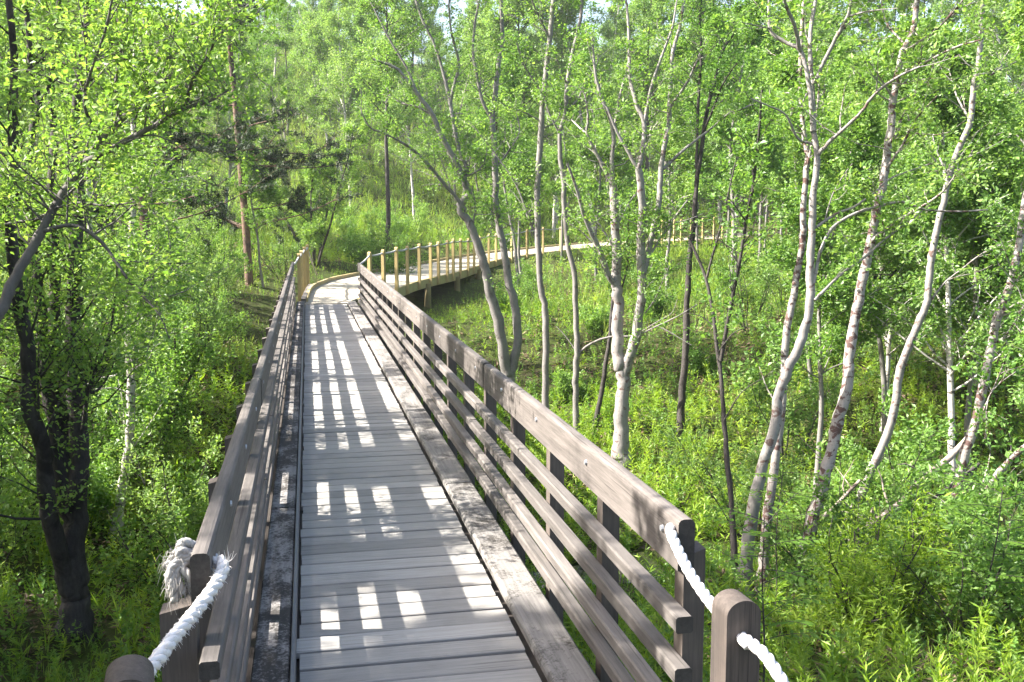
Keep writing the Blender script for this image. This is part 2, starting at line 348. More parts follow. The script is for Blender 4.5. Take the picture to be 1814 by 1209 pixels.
# kerb boards in lengths, dirty at the left
for side in (0, 1):
    mb = MB(); y = 1.9
    while y < 20.3:
        y2 = min(20.32, y + rng.uniform(3.4, 4.4))
        if side == 0: lbox(mb, -0.228, -0.094, 0.012, 0.072 + rng.normal(0, .002), y, y2-0.004)
        else: lbox(mb, 0.838 + rng.normal(0, .002), 1.012, 0.004, 0.054 + rng.normal(0, .002), y, y2-0.004, skew=False, bev=0.012)
        y = y2
    mb.build('kerb_board', M['kerbL'] if side == 0 else M['kerbR'], br)
mb = MB(); lbox(mb, -0.092, -0.074, -0.02, 0.078, 1.6, 20.3, bev=0.003); mb.build('steel_edging', M['steel'], br)
def rail_section(x0, x1, z0, z1, r=0.016, inner=1):
    s = [(x0, z0), (x1, z0)]
    for cx, a0 in ((x1-r, 0), (x0+r, PI/2)):
        for k in range(4): a = a0 + k*PI/6; s.append((cx + r*math.cos(a), z1 - r + r*math.sin(a)))
    return s
for side in (0, 1):
    lf = side == 0
    dy = 0.0 if lf else 0.03
    ends = 20.5 if lf else 19.9
    h0, h1 = (-0.305, -0.255) if lf else (1.028, 1.078)
    mb = MB(); y = 2.60 + dy; first = True
    while y < ends - 0.1:
        y2 = min(ends, y + rng.uniform(2.9, 3.6))
        if ends - y2 < 1.2: y2 = ends
        jx, jz = rng.normal(0, .0015), rng.normal(0, .0022)
        a, b = (drift(y), drift(y2)) if lf else (0, 0)
        mb.prism(rail_section(h0+jx, h1+jx, 0.698+jz, 0.850+jz), 0, 1, lambda u, v, t: (u+(b if t else a), (y2-0.003) if t else y, v), rng.uniform(.3, .7), -0.3); y = y2
    hr = mb.build('handrail', M['rail'], br)
    for k, zt in enumerate((0.557, 0.402, 0.247, 0.128)):
        mb = MB(); y = 2.60 + dy + (0.0 if k < 2 else -0.02*k)
        while y < ends - 0.5:
            y2 = min(ends - 0.05, y + rng.uniform(3.0, 4.2))
            if ends - y2 < 1.2: y2 = ends - 0.05
            jz = rng.normal(0, .002)
            if lf: lbox(mb, -0.292, -0.240, zt-0.05+jz, zt+jz, y, y2-0.003, rng.uniform(.3, .7))
            else: lbox(mb, 1.028, 1.081, zt-0.05+jz, zt+jz, y, y2-0.003, rng.uniform(.3, .7), skew=False)
            y = y2
        mb.build('slat', M['slat'], br)
    ys = np.arange(2.72 if not lf else 3.22, 20.3, 0.83)
    if lf: ys = np.concatenate([[2.60+0.12], ys + 0.03])
    for q in ys:
        mb = MB(); d = drift(q) if lf else 0
        x0, x1 = ((-0.402, -0.3085) if lf else (1.0845, 1.152))
        if lf: x0 += d; x1 += d
        zt = 0.66 if lf else 0.715
        gz_ = max(-1.2, gz(x0, q) + 0.1)
        V = [(x0, q, gz_*0+(-0.45)), (x1, q, -0.45), (x1, q+0.072, -0.45), (x0, q+0.072, -0.45), (x0, q, zt-0.012), (x1, q, zt+0.01), (x1, q+0.072, zt+0.012), (x0, q+0.072, zt-0.01)]
        mb.add(V, [(0, 3, 2, 1), (4, 5, 6, 7), (0, 1, 5, 4), (1, 2, 6, 5), (2, 3, 7, 6), (3, 0, 4, 7)], tone=rng.uniform(.2, .8))
        mb.build('railing_post', M['bpost'], br)
        mb = MB(); xf = (h1 + d) if lf else h0; s_ = 1 if lf else -1
        mb.tube([(xf - s_*0.002, q+0.036, 0.785), (xf + s_*0.006, q+0.036, 0.785)], [0.011, 0.009], 8); mb.build('bolt_head', M['bolt'], hr)
for q in (2.2, 8.0, 14.0, 19.6):                     # trestles under the deck
    for x in (-0.12, 0.9):
        mb = MB(); g_ = gz(x, q) - 0.25
        if g_ < -0.5: mb.tube([(x, q, -0.42), (x, q, g_)], [0.09, 0.1], 10); mb.build('trestle_leg', M['beam'], br)
# ------------------------------------------------------------------ rope posts at the near end, ropes
def newel(name, label, x, y, z, w, d, rz, zb):
    mb = MB(); s = [(-w/2, zb - z), (w/2, zb - z), (w/2, -w*0.42)]
    for k in range(1, 28): a = PI*k/28; s.append((w/2*math.cos(a), -w*0.42 + w*0.42*math.sin(a)))
    s.append((-w/2, -w*0.42))
    c, s_ = math.cos(rz), math.sin(rz)
    mb.prism(s, -d/2, d/2, lambda a, b, t: (a*c - t*s_, a*s_ + t*c, b))
    o = mb.build(name, M['newel']); o.location = (x, y, z)
    return tag(o, label, 'post')
newel('rope_post', 'dark round-topped wooden post with clean white rope through it, right of the bridge', 1.045, 2.265, 0.762, 0.092, 0.085, 0.05, -0.9)
newel('rope_post', 'grey round-topped wooden post holding the frayed rope, at the left railing\'s near end', -0.380, 2.12, 0.772, 0.098, 0.125, 0.12, -0.9)
def rope(mb, P, r, turns_per_m=11, ph=0.0, jit=0.0, rg=None):
    P = smooth_line(P, 10); n = len(P)
    seg = np.linalg.norm(np.diff(P, axis=0), axis=1); s = np.concatenate([[0], np.cumsum(seg)])
    m = max(12, int(s[-1]/0.006)); ss = np.linspace(0, s[-1], m)
    C = np.stack([np.interp(ss, s, P[:, k]) for k in range(3)], -1)
    d = np.gradient(C, axis=0); d /= np.linalg.norm(d, axis=1)[:, None]
    a = np.cross(d, (0.3, 0.2, 1.0)); a /= np.linalg.norm(a, axis=1)[:, None]; b = np.cross(d, a)
    for k in range(3):
        an = 2*PI*(ss*turns_per_m) + ph + k*2*PI/3
        Q = C + (np.cos(an)[:, None]*a + np.sin(an)[:, None]*b)*r*0.5
        if jit: Q = Q + rg.normal(0, jit, Q.shape)
        mb.tube(Q, np.full(m, r*0.62), 7)
    return C, d
def fray(mb, C, r, n, L, rg, down=0.4):
    for _ in range(n):
        p = C[rg.integers(len(C))]; o = nrm(rg.normal(0, 1, 3)); l = L*rg.uniform(.4, 1.3)
        t = nrm(rg.normal(0, 1, 3))
        P = [p + o*r*0.8, p + o*(r+l*0.45) + t*l*0.3, p + o*(r + l*0.6) + t*l*0.7 - np.array([0, 0, down*l])]
        mb.tube(P, [0.0008, 0.0007, 0.0003], 3, False)
mb = MB()
rope(mb, [(1.0275, 2.685, 0.807), (1.016, 2.655, 0.81), (1.012, 2.615, 0.79), (1.02, 2.52, 0.735), (1.035, 2.42, 0.692), (1.042, 2.31, 0.672), (1.043, 2.18, 0.665)], 0.0145, 12)
rope(mb, [(1.043, 2.23, 0.667), (1.052, 2.17, 0.668), (1.066, 2.12, 0.652), (1.09, 2.0, 0.585), (1.13, 1.82, 0.52), (1.18, 1.6, 0.48), (1.22, 1.35, 0.5)], 0.0145, 12)
r_ = np.random.default_rng(3)
tag(mb.build('rope', M['rope'], smooth=True), 'thick clean white three-strand rope from right handrail end through the dark post', 'rope')
mb = MB()
P_ = [(-0.268, 2.68, 0.795), (-0.240, 2.67, 0.80), (-0.226, 2.64, 0.795), (-0.234, 2.595, 0.781), (-0.252, 2.545, 0.764), (-0.284, 2.46, 0.744), (-0.317, 2.355, 0.732), (-0.342, 2.255, 0.724), (-0.36, 2.17, 0.722), (-0.372, 2.11, 0.72)]
C_, d_ = rope(mb, P_, 0.0158, 11, jit=0.0012, rg=r_)
fray(mb, C_, 0.0145, 1500, 0.0085, r_)
fray(mb, C_[8:16], 0.014, 40, 0.024, r_, -0.5)
rp = mb.build('rope', M['rope'], smooth=True)
tag(rp, 'frayed fluffy white rope sloping from left handrail end down to the grey post', 'rope')
mb = MB()                                            # the knot outside the left handrail: loose grey strands, torn ends
for k in range(6):
    o = r_.normal(0, 0.013, 3)
    base = np.array([(-0.295, 2.71, 0.80), (-0.316, 2.70, 0.815), (-0.338, 2.69, 0.808), (-0.352, 2.67, 0.785), (-0.348, 2.66, 0.757), (-0.338, 2.66, 0.72)])
    if k < 2: base = base[:4] + np.array([[0, 0, 0], [-.01, 0, .01], [-.02, 0, .005], [-.03, 0.0, -.01]])
    rope(mb, base + o + r_.normal(0, .005, base.shape), 0.0115, 20, ph=k)
    C2 = smooth_line(base + o, 8); fray(mb, C2[-10:], 0.006, 45, 0.022, r_, 1.0); fray(mb, C2, 0.008, 25, 0.012, r_)
C2 = np.array([(-0.345, 2.69, 0.828), (-0.338, 2.69, 0.832)]); fray(mb, C2, 0.003, 30, 0.028, r_, -0.7)
tag(mb.build('rope_knot', M['ropeold'], smooth=True), 'torn greyish rope knot with loose fibres hanging outside the left handrail', 'rope knot')

# ------------------------------------------------------------------ newer boardwalk beyond the bridge
def zdeck(d): return float(np.interp(d, [20.4, 23, 33, 40, 46, 52, 60], [0.02, 0.13, 0.2, 0.42, 0.86, 1.0, 1.2]))
def ondeck(px, py, dz=0.0):
    d = 30.0
    for _ in range(40):
        r = ray(px, py); z = zdeck(d) + dz; p = EYE + r*((z - HC)/r[2]) if r[2] < -1e-4 else EYE + r*60
        d = 0.6*d + 0.4*math.hypot(p[0], p[1]); d = min(d, 60)
    return np.array([p[0], p[1], zdeck(d)])
RE = [np.array([0.83, 20.42, 0.02]), np.array([1.15, 21.4, .05])] + [ondeck(*q) for q in [(696, 512), (737, 498), (771, 490), (811, 481), (845, 470.5), (875, 461)]]
RE += [atd(945, 449.5, 37.5), atd(1000, 443, 40.5), atd(1090, 434, 43.5), atd(1180, 427.5, 45), atd(1245, 424, 46), atd(1310, 419.5, 47.5), atd(1375, 412.5, 50), atd(1416, 409.5, 52), atd(1480, 405, 55)]
LE = [np.array([0.0, 20.42, 0.02]), np.array([0.02, 21.2, 0.04])] + [ondeck(*q) for q in [(549.5, 513), (572.6, 502), (592, 496), (627, 489), (676, 480), (733, 470.5), (775, 465), (844, 457)]]
def poly_len(P):
    s = np.linalg.norm(np.diff(P, axis=0), axis=1); return np.concatenate([[0], np.cumsum(s)])
def resamp(P, n):
    s = poly_len(P); t = np.linspace(0, s[-1], n); return np.stack([np.interp(t, s, P[:, k]) for k in range(3)], -1)
REs = smooth_line(np.array(RE), 6)
# a constant width of walk along the far run; the left edge follows the photo where it shows
def side_of(P, w):
    d = np.gradient(P, axis=0); d[:, 2] = 0; d /= np.linalg.norm(d, axis=1)[:, None]
    return P + np.stack([-d[:, 1], d[:, 0], 0*d[:, 0]], -1)*w
far = [p for p in RE if p[1] > 30.5]
LEs = smooth_line(np.array(LE[:8] + [np.asarray(p) for p in side_of(np.array(far), 1.75)][1:]), 6)
NB = 330
Rp, Lp = resamp(REs, NB+1), resamp(LEs, NB+1); Lp[:, 2] = np.maximum(Lp[:, 2]*0.3 + Rp[:, 2]*0.7, 0.02); 
bw = empty('boardwalk', (2.4, 26, -0.4), 'newer yellowish timber boardwalk curving right beyond the footbridge on round poles', 'boardwalk')
BO = np.array([2.4, 26, -0.4])
mb = MB()
for i in range(NB):
    e = 0.06; a0, a1 = Rp[i]*(1-e)+Rp[i+1]*e, Rp[i]*e+Rp[i+1]*(1-e); b0, b1 = Lp[i]*(1-e)+Lp[i+1]*e, Lp[i]*e+Lp[i+1]*(1-e)
    dn = np.array([0, 0, -0.035]); V = [a0, a1, b1, b0, a0+dn, a1+dn, b1+dn, b0+dn]
    mb.add(V, [(0, 1, 2, 3), (7, 6, 5, 4), (0, 4, 5, 1), (1, 5, 6, 2), (2, 6, 7, 3), (3, 7, 4, 0)], tone=float(np.clip(rng.normal(.5, .22), 0, 1)))
mb.build('deck', M['newdeck'], bw, BO)
def ribbon(mb, P, off, t, z0, z1):
    O, I = side_of(P, off), side_of(P, off + t); n = len(P)
    zz0, zz1 = np.array([0, 0, z0]), np.array([0, 0, z1])
    V = np.vstack([O+zz0, O+zz1, I+zz1, I+zz0]); i = np.arange(n-1)
    Q = []
    for a, b in ((0, 1), (1, 2), (2, 3), (3, 0)): Q.append(np.stack([a*n+i, a*n+i+1, b*n+i+1, b*n+i], -1))
    mb.add(V, np.vstack(Q + [np.array([(0, n, 2*n, 3*n), (n-1, 4*n-1, 3*n-1, 2*n-1)])]))
Rf, Lf = resamp(REs[5:], 110), resamp(LEs[3:], 110)
mb = MB(); ribbon(mb, Rf, -0.048, 0.045, -0.235, -0.008); mb.build('fascia_board', M['newfascia'], bw, BO)
mb = MB(); ribbon(mb, Lf, 0.003, 0.045, -0.2, -0.01); mb.build('fascia_board', M['newfascia'], bw, BO)
mb = MB(); ribbon(mb, Lf, -0.06, 0.06, 0.004, 0.085); mb.build('kerb_rail', M['newfascia'], bw, BO)
mb = MB(); ribbon(mb, np.array([(0.0, 20.45, 0.02), (0.02, 21.0, 0.03), (0.1, 22.6, .08), (0.17, 23.6, 0.11)]), -0.02, 0.09, 0.01, 0.1); mb.build('kerb_rail', M['slat'], bw, BO)
mb = MB(); ribbon(mb, resamp(REs[3:], 90), 0.75, 0.12, -0.3, -0.04); mb.build('joist', M['beam'], bw, BO)
sR = poly_len(Rp)
for pxs, py in ((752, 503), (806, 489), (844, 477), (1230, 430)):
    k = min(range(NB+1), key=lambda i: abs((W0/2 + F*((Rp[i]-EYE) @ RT)/((Rp[i]-EYE) @ FW)) - pxs))
    for dd in (0.03, 1.3):
        p = side_of(Rp, -0.10 + dd)[k]; g = gz(p[0], p[1]) - 0.3
        mb = MB(); mb.tube([(p[0], p[1], p[2]-0.04 if dd > 1 else p[2]-0.13), (p[0], p[1], min(g, p[2]-0.6))], [0.085, 0.09], 12); mb.build('support_pole', M['support'], bw, BO)
def fence(name_label, stations, P, off, rope_r, rope_z, postmat, hpost=0.95, low=-0.21):
    s = poly_len(P); O = side_of(P, off); base = np.array([np.interp(stations[0], s, O[:, k]) for k in range(3)])
    rt_ = empty('rope_fence', base, name_label, 'fence'); tops = []
    for q in stations:
        p = np.array([np.interp(q, s, O[:, k]) for k in range(3)]); w = 0.044; h = hpost + rng.normal(0, .012)
        k = min(len(P)-2, int(np.searchsorted(s, q))); d = nrm((P[min(k+1, len(P)-1)] - P[k-1])*np.array([1, 1, 0])); n_ = np.array([-d[1], d[0], 0])
        sec = [(-w, low), (w, low), (w, h-0.05)] + [(w*math.cos(PI*j/8), h-0.05+0.05*math.sin(PI*j/8)) for j in range(1, 8)] + [(-w, h-0.05)]
        mb = MB(); tl = rng.normal(0, 0.008)
        mb.prism(sec, -0.034, 0.034, lambda a, b, t: p + d*(a + tl*b) + n_*t + np.array([0, 0, b]), rng.uniform(.2, .9))
        mb.build('fence_post', postmat, rt_, base); tops.append(p + np.array([0, 0, h-0.075]) + d*tl*h)
    return rt_, base, tops
def stations_px(P, pxs):
    px = np.array([W0/2 + F*((p-EYE) @ RT)/((p-EYE) @ FW) for p in P]); s = poly_len(P)
    return [float(s[int(np.argmin(np.abs(px - q)))]) for q in pxs]
pxl = [651, 673, 696, 716.7, 737.5, 757, 771.5, 786.5, 798.5, 811.5, 824.5, 835.5, 846, 861, 875.5, 903, 930, 958, 990]
st1 = stations_px(Rp, pxl)
f1, fb, tops = fence('rope fence of many yellowish posts along the boardwalk\'s near bend', st1, Rp, -0.085, 0.02, 0, M['newwood'], 0.94)
def rope_between(tops, r, sag, root, base, mat, pre=None):
    mb = MB(); P = []
    T = ([pre] if pre is not None else []) + tops
    for a, b in zip(T[:-1], T[1:]):
        for t in (0, .25, .5, .75): P.append(a*(1-t) + b*t - np.array([0, 0, sag*4*t*(1-t)]))
    P.append(T[-1]); mb.tube(P, np.full(len(P), r), 6); mb.build('rope', mat, root, base)
rope_between(tops, 0.021, 0.025, f1, fb, M['ropegrey'], np.array([1.05, 19.95, 0.80]))
st2 = stations_px(Rp, [1173, 1192, 1207, 1222, 1242.5, 1261, 1279, 1296, 1344, 1359, 1373, 1390, 1403])
f2, fb, tops = fence('far rope fence of short yellow posts on the boardwalk\'s distant stretch behind the tall trees', st2, Rp, -0.085, 0.02, 0, M['newwood'], 0.93)
rope_between(tops, 0.016, 0.03, f2, fb, M['ropegrey'])
LG = np.array([(-0.02, 20.9, 0.03), (0.0, 21.4, 0.05), (0.05, 22.4, 0.1), (0.12, 23.4, .12), (0.2, 24.6, .13), (0.3, 25.4, .13)])
f3, fb, tops = fence('short row of four yellowish posts at the left railing\'s far end', [0.3, 1.3, 2.35, 3.45], LG, 0.09, 0.02, 0, M['newwood'], 0.97)
rope_between(tops + [np.array([0.32, 26.2, 0.28])], 0.02, 0.03, f3, fb, M['ropegrey'], np.array([-0.22, 20.45, 0.79]))
# ------------------------------------------------------------------ trees: leaves, twigs, traced and grown
def leaf_mesh(name, P, A, Nn, L, Wd, tone, mat, parent=None, fold=0.18):
    """one folded diamond per leaf: base P, axis A, up Nn, length L, width Wd"""
    A = A/(np.linalg.norm(A, axis=1)[:, None] + 1e-9); B = np.cross(A, Nn); B /= (np.linalg.norm(B, axis=1)[:, None] + 1e-9)
    U = np.cross(B, A); L = L[:, None]; Wd = Wd[:, None]
    mid = P + A*L*0.45 + U*Wd*fold
    V = np.stack([P, mid + B*Wd*0.5, P + A*L, mid - B*Wd*0.5], 1).reshape(-1, 3)
    n = len(P); Q = np.arange(n*4).reshape(n, 4)
    return mesh_obj(name, V, Q, mat, parent, tone=tone)
def leaves_at(rg, anchors, per, L, ratio=0.55, spread=0.05, up=0.9, out=None):
    """per leaves round every anchor; the tone wanders slowly from clump to clump"""
    n = len(anchors)*per; P = np.repeat(anchors, per, 0) + rg.normal(0, spread, (n, 3))
    A = rg.normal(0, 1, (n, 3)); A[:, 2] = A[:, 2]*0.55 - 0.1
    if out is not None: A += np.repeat(out, per, 0)*0.9
    Nn = rg.normal(0, 0.75, (n, 3)); Nn[:, 2] += up
    LL = L*np.clip(rg.normal(1, 0.28, n), 0.45, 1.8)
    cl = np.repeat(rg.normal(0, 0.14, len(anchors)), per)
    tone = np.clip(0.5 + cl + rg.normal(0, 0.17, n), 0, 1)
    return P, A, Nn, LL, LL*ratio*np.clip(rg.normal(1, .15, n), .6, 1.4), tone
class Grow:
    def __init__(s, seed): s.rg = np.random.default_rng(seed); s.mb = MB(); s.an = []; s.ao = []
    def branch(s, p, d, length, r, n=6, wob=0.12, up=0.05, sides=5, r1=None):
        d = nrm(d); P = [np.array(p, float)]; step = length/n
        for _ in range(n):
            d = nrm(d + s.rg.normal(0, wob, 3) + np.array([0, 0, up])); P.append(P[-1] + d*step)
        P = np.array(P); R = np.linspace(r, r*0.3 if r1 is None else r1, n+1)
        s.mb.tube(P, R, sides, False); return P, R
    def anchors(s, P, t0, k):
        """k leaf anchors along the outer part of a twig"""
        for t in s.rg.uniform(t0, 1.0, k):
            i = min(len(P)-2, int(t*(len(P)-1))); f = t*(len(P)-1) - i
            s.an.append(P[i]*(1-f) + P[i+1]*f); s.ao.append(nrm(P[i+1]-P[i]))
    def twigs(s, P, R, t0, num, ln, k=5, sub=2, updir=0.35, spread=1.0, rmin=0.0022):
        """side twigs with leaves on the part of a limb beyond t0"""
        for t in np.sort(s.rg.uniform(t0, 1.0, num)):
            i = min(len(P)-2, int(t*(len(P)-1))); p = P[i] + (P[i+1]-P[i])*s.rg.random()
            d = nrm(P[i+1]-P[i])*0.55 + nrm(s.rg.normal(0, 1, 3)*np.array([1, 1, 0.5]))*spread + np.array([0, 0, updir])
            l = ln*s.rg.uniform(0.45, 1.25)*(1.15-0.5*t)
            Q, _ = s.branch(p, d, l, max(rmin, min(R[i]*0.5, 0.010*l+0.002)), 4, 0.2, 0.04, 4)
            s.anchors(Q, 0.3, k)
            for _ in range(sub):
                j = s.rg.integers(1, 4); Q2, _ = s.branch(Q[j], nrm(Q[j+1]-Q[j]) + s.rg.normal(0, 0.7, 3), l*s.rg.uniform(.35, .65), rmin, 3, 0.2, 0.02, 3)
                s.anchors(Q2, 0.15, k)
    def finish(s, name, label, cat, base, barkm, leafm, per, L, ratio=0.55, spread=0.05, group=None, leafy=True):
        root = empty(name, base, label, cat, group); b = np.asarray(base, float)
        if b[2] < -300: b = np.zeros(3)           # a pattern tree grown round the origin, set in place later
        s.mb.build('trunk', barkm, root, b, smooth=True)
        if leafy and s.an:
            P, A, Nn, LL, W_, tn = leaves_at(s.rg, np.array(s.an) - b, per, L, ratio, spread, out=np.array(s.ao))
            leaf_mesh('crown', P, A, Nn, LL, W_, tn, leafm, root)
        return root

# ---- trees the photo shows one by one: limbs followed in the photo, each at its own distance from the camera
def traced(seed, label, base, limbs, barkm, leafm, d=None, z=None, per=5, L=0.045, tw=(0.35, 10, 0.55, 5, 2), ext=1.6, name='tree', cat='tree', leafy=True, ratio=0.55, jit=0.5, spread=0.05, sides=9, ymin=12, bare=()):
    """base: pixel of the foot, on the ground at height z or distance d; limbs: [(pixels, width at foot, width at tip[, depth drift in m])]"""
    g = Grow(seed); rg = g.rg
    D = d if d is not None else math.hypot(*atz(base[0], base[1], z)[:2])
    known = []; foot = None
    for li, limb in enumerate(limbs):
        px, w0, w1 = limb[:3]; dd = limb[3] if len(limb) > 3 else rg.uniform(-jit, jit)
        px = np.array(px, float)
        if not known: D0 = D
        else:
            kk = np.array(known); D0 = kk[np.argmin((kk[:, 0]-px[0, 0])**2 + (kk[:, 1]-px[0, 1])**2), 2]
        ln = np.concatenate([[0], np.cumsum(np.linalg.norm(np.diff(px, axis=0), axis=1))]); tt = ln/ln[-1]
        P = np.array([atd(q[0], q[1], D0 + dd*t) for q, t in zip(px, tt)])
        w = np.array([w0 + (w1-w0)*t for t in tt])
        if li == 0:
            foot = P[0].copy(); zg = gz(foot[0], foot[1]); foot[2] = min(foot[2], zg)
            low = foot - np.array([0, 0, 0.25]); P = np.vstack([low, P[:1], P[:1] + (P[1]-P[0])*min(1, 0.22/(np.linalg.norm(P[1]-P[0])+1e-6)), P[1:]]); w = np.concatenate([[w0*1.9, w0*1.5, w0*1.08], w[1:]])
        R = w*D0/F/2
        P2 = smooth_line(P, 4); R2 = np.interp(np.linspace(0, 1, len(P2)), np.linspace(0, 1, len(R)), R)
        R2 = R2*(1 + rg.normal(0, 0.045, len(R2)))
        P2 = P2 + rg.normal(0, 1, P2.shape)*(R2*0.10)[:, None]
        g.mb.tube(P2, np.maximum(R2, 0.003), sides if w0 > 8 else 6, False)
        known += [(q[0], q[1], D0 + dd*t) for q, t in zip(px, np.linspace(0, 1, len(px)))]
        for a in np.linspace(0, 1, 40):
            known.append((np.interp(a, ln/ln[-1], px[:, 0]), np.interp(a, ln/ln[-1], px[:, 1]), D0 + dd*a))
        if li in bare: continue
        t0, num, tl, k, sub = tw
        lm = np.linalg.norm(np.diff(P2, axis=0), axis=1).sum()*(1 - t0 if li == 0 else 1)
        g.twigs(P2, R2, t0 if li == 0 else 0.15, max(2, int(num*1.25*np.clip(lm/1.6, .15, 1.7))), tl, k, sub)
        if ext and px[-1, 1] < ymin:                  # limbs that leave the top of the frame go on growing
            for _ in range(2):
                Q, QR = g.branch(P2[-1], nrm(P2[-1]-P2[-3]) + rg.normal(0, 0.25, 3), ext*rg.uniform(.7, 1.3), R2[-1]*0.8, 6, 0.12, 0.06)
                g.twigs(Q, QR, 0.1, int(num*1.2), tl*1.1, k, sub)
    return g.finish(name, label, cat, foot, barkm, leafm, per, L, ratio, spread, leafy=leafy)
B = M
traced(11, 'tall straight slender grey trunk behind the handrail, middle of the photo', (967, 764),
  [([(967, 764), (967, 700), (967, 598), (966, 549), (957, 499), (953, 410), (952, 350), (956, 265), (964, 159), (974, 70), (981, 0)], 13, 9, 0.3),
   ([(952, 405), (941, 400), (916, 331), (883, 281), (850, 238), (830, 215)], 4, 2), ([(974, 70), (962, 45), (950, 20), (940, -5)], 4, 3),
   ([(958, 215), (930, 200), (900, 190), (885, 180)], 3, 1.5), ([(957, 230), (985, 215), (992, 190), (975, 150)], 3.5, 2)], B['b_grey'], B['leaf'], z=-1.6, tw=(0.62, 9, 0.6, 6, 2), per=4)
traced(12, 'thin kinked grey trunk with a long bare side branch, beside the tall straight grey trunk', (1022, 790),
  [([(1022, 790), (1020, 720), (1020, 664), (1022, 615), (1020, 548), (1017, 482), (1005, 430), (999, 350), (999, 331), (993, 281), (992, 238), (1002, 198), (1005, 149), (1015, 93), (1027, 40), (1032, -5)], 12, 6, 0.2),
   ([(1023, 632), (1030, 622), (1049, 608), (1082, 597), (1125, 595), (1164, 578), (1198, 562), (1235, 540)], 5, 2, -0.4), ([(992, 240), (985, 225), (972, 198), (965, 175), (950, 150), (925, 110), (915, 75)], 4, 2),
   ([(1005, 195), (1025, 175), (1032, 155), (1052, 125), (1062, 100)], 3.5, 1.5), ([(1005, 150), (995, 130), (985, 100)], 3, 1.5), ([(1164, 578), (1185, 588), (1205, 600), (1225, 612)], 3, 1), ([(1125, 595), (1165, 570), (1190, 555), (1200, 530)], 2.5, 1), ([(1022, 625), (1005, 600), (985, 578)], 2.5, 1.2)],
  B['b_grey'], B['leaf'], z=-1.72, tw=(0.7, 9, 0.55, 6, 2), per=4, bare=(1, 5, 6, 7))
traced(13, 'big pale grey tree forking low into two stems with many upright limbs, right of centre', (1098, 824),
  [([(1099, 824), (1100, 750), (1104, 700), (1104, 665), (1097, 645), (1093, 598), (1095, 549), (1093, 515), (1092, 482), (1093, 449), (1090, 400), (1087, 350), (1085, 324)], 28, 13, 0.2),
   ([(1104, 672), (1112, 640), (1125, 605), (1133, 555), (1138, 509), (1136, 472), (1135, 416), (1138, 380), (1136, 331), (1131, 298)], 19, 12, -0.3),
   ([(1093, 515), (1090, 505), (1078, 490), (1065, 449), (1049, 416), (1035, 383), (1025, 347), (1015, 315), (1005, 290)], 11, 4, -0.6),
   ([(1085, 326), (1075, 308), (1058, 275), (1040, 238), (1042, 212), (1037, 172), (1030, 159)], 8, 3),
   ([(1086, 324), (1083, 298), (1087, 238), (1078, 205), (1065, 172), (1055, 132), (1052, 100), (1048, 60)], 9, 3),
   ([(1087, 238), (1095, 185), (1105, 142), (1111, 119), (1118, 80)], 5, 2),
   ([(1131, 298), (1121, 285), (1108, 260), (1095, 238), (1085, 215), (1075, 190)], 7, 4), ([(1131, 300), (1141, 248), (1141, 218), (1128, 185), (1115, 132), (1115, 83), (1111, 17), (1108, -5)], 10, 4),
   ([(1141, 222), (1148, 185), (1154, 155), (1174, 96), (1191, 50), (1200, -5)], 7, 3), ([(1138, 490), (1144, 470), (1151, 436), (1161, 393), (1168, 350), (1169, 331), (1173, 281), (1184, 222), (1186, 185), (1189, 132), (1192, 93), (1204, 50), (1212, -5)], 12, 5, 0.6),
   ([(1186, 190), (1200, 172), (1212, 155), (1224, 132), (1240, 96), (1255, 60)], 6, 2), ([(1175, 300), (1201, 275), (1237, 245), (1264, 225), (1290, 202), (1310, 195), (1335, 185)], 6, 2, 0.8),
   ([(1065, 450), (1045, 425), (1022, 405), (1005, 395)], 4, 1.5), ([(1040, 238), (1025, 225), (1012, 212)], 4, 2), ([(1138, 482), (1150, 455), (1175, 415), (1205, 372), (1218, 355)], 6, 2), ([(1090, 470), (1082, 430), (1060, 395), (1048, 360), (1040, 330)], 5, 2),
   ([(1090, 400), (1100, 385), (1118, 355), (1128, 340)], 4, 2), ([(1143, 555), (1160, 530), (1178, 490), (1190, 460)], 3, 1.2)],
  B['b_paler'], B['leaf'], z=-1.75, tw=(0.85, 8, 0.6, 6, 2), sides=12, per=4)
traced(14, 'grey tree splitting into two crooked stems close behind the bridge handrail', (905, 705),
  [([(905, 705), (901, 668), (895, 645), (883, 568), (867, 512), (857, 469), (844, 426), (830, 393), (814, 370), (830, 345), (825, 330), (820, 316), (804, 281), (780, 238), (767, 205), (741, 169), (718, 139), (700, 120), (660, 105)], 22, 4, -0.5),
   ([(903, 672), (910, 640), (918, 598), (913, 549), (903, 509), (896, 466), (886, 410), (878, 360), (878, 331), (875, 248), (872, 212), (878, 165), (883, 116), (890, 83), (889, 40), (888, -5)], 17, 6, 0.4),
   ([(824, 372), (800, 340), (790, 331), (764, 298), (731, 265), (684, 238), (658, 228), (640, 200)], 7, 2, -0.8), ([(820, 318), (827, 298), (815, 270), (805, 225), (797, 180), (785, 130), (770, 80), (750, 40), (735, -5)], 8, 4),
   ([(797, 185), (805, 150), (812, 110), (800, 60), (795, 10)], 6, 3), ([(878, 300), (900, 270), (920, 235), (915, 200)], 4, 2), ([(767, 205), (740, 190), (705, 180), (680, 150)], 4, 2), ([(741, 169), (720, 120), (690, 70), (665, 20), (650, -8)], 4.5, 3),
   ([(872, 212), (855, 180), (846, 140), (838, 90), (842, 40), (850, -5)], 6, 4), ([(820, 316), (850, 300), (862, 270), (858, 240)], 4, 2), ([(844, 426), (838, 400), (842, 365), (836, 330)], 4, 2)],
  B['b_grey'], B['leaf'], z=-1.5, tw=(0.6, 10, 0.65, 6, 2), sides=10, per=4)
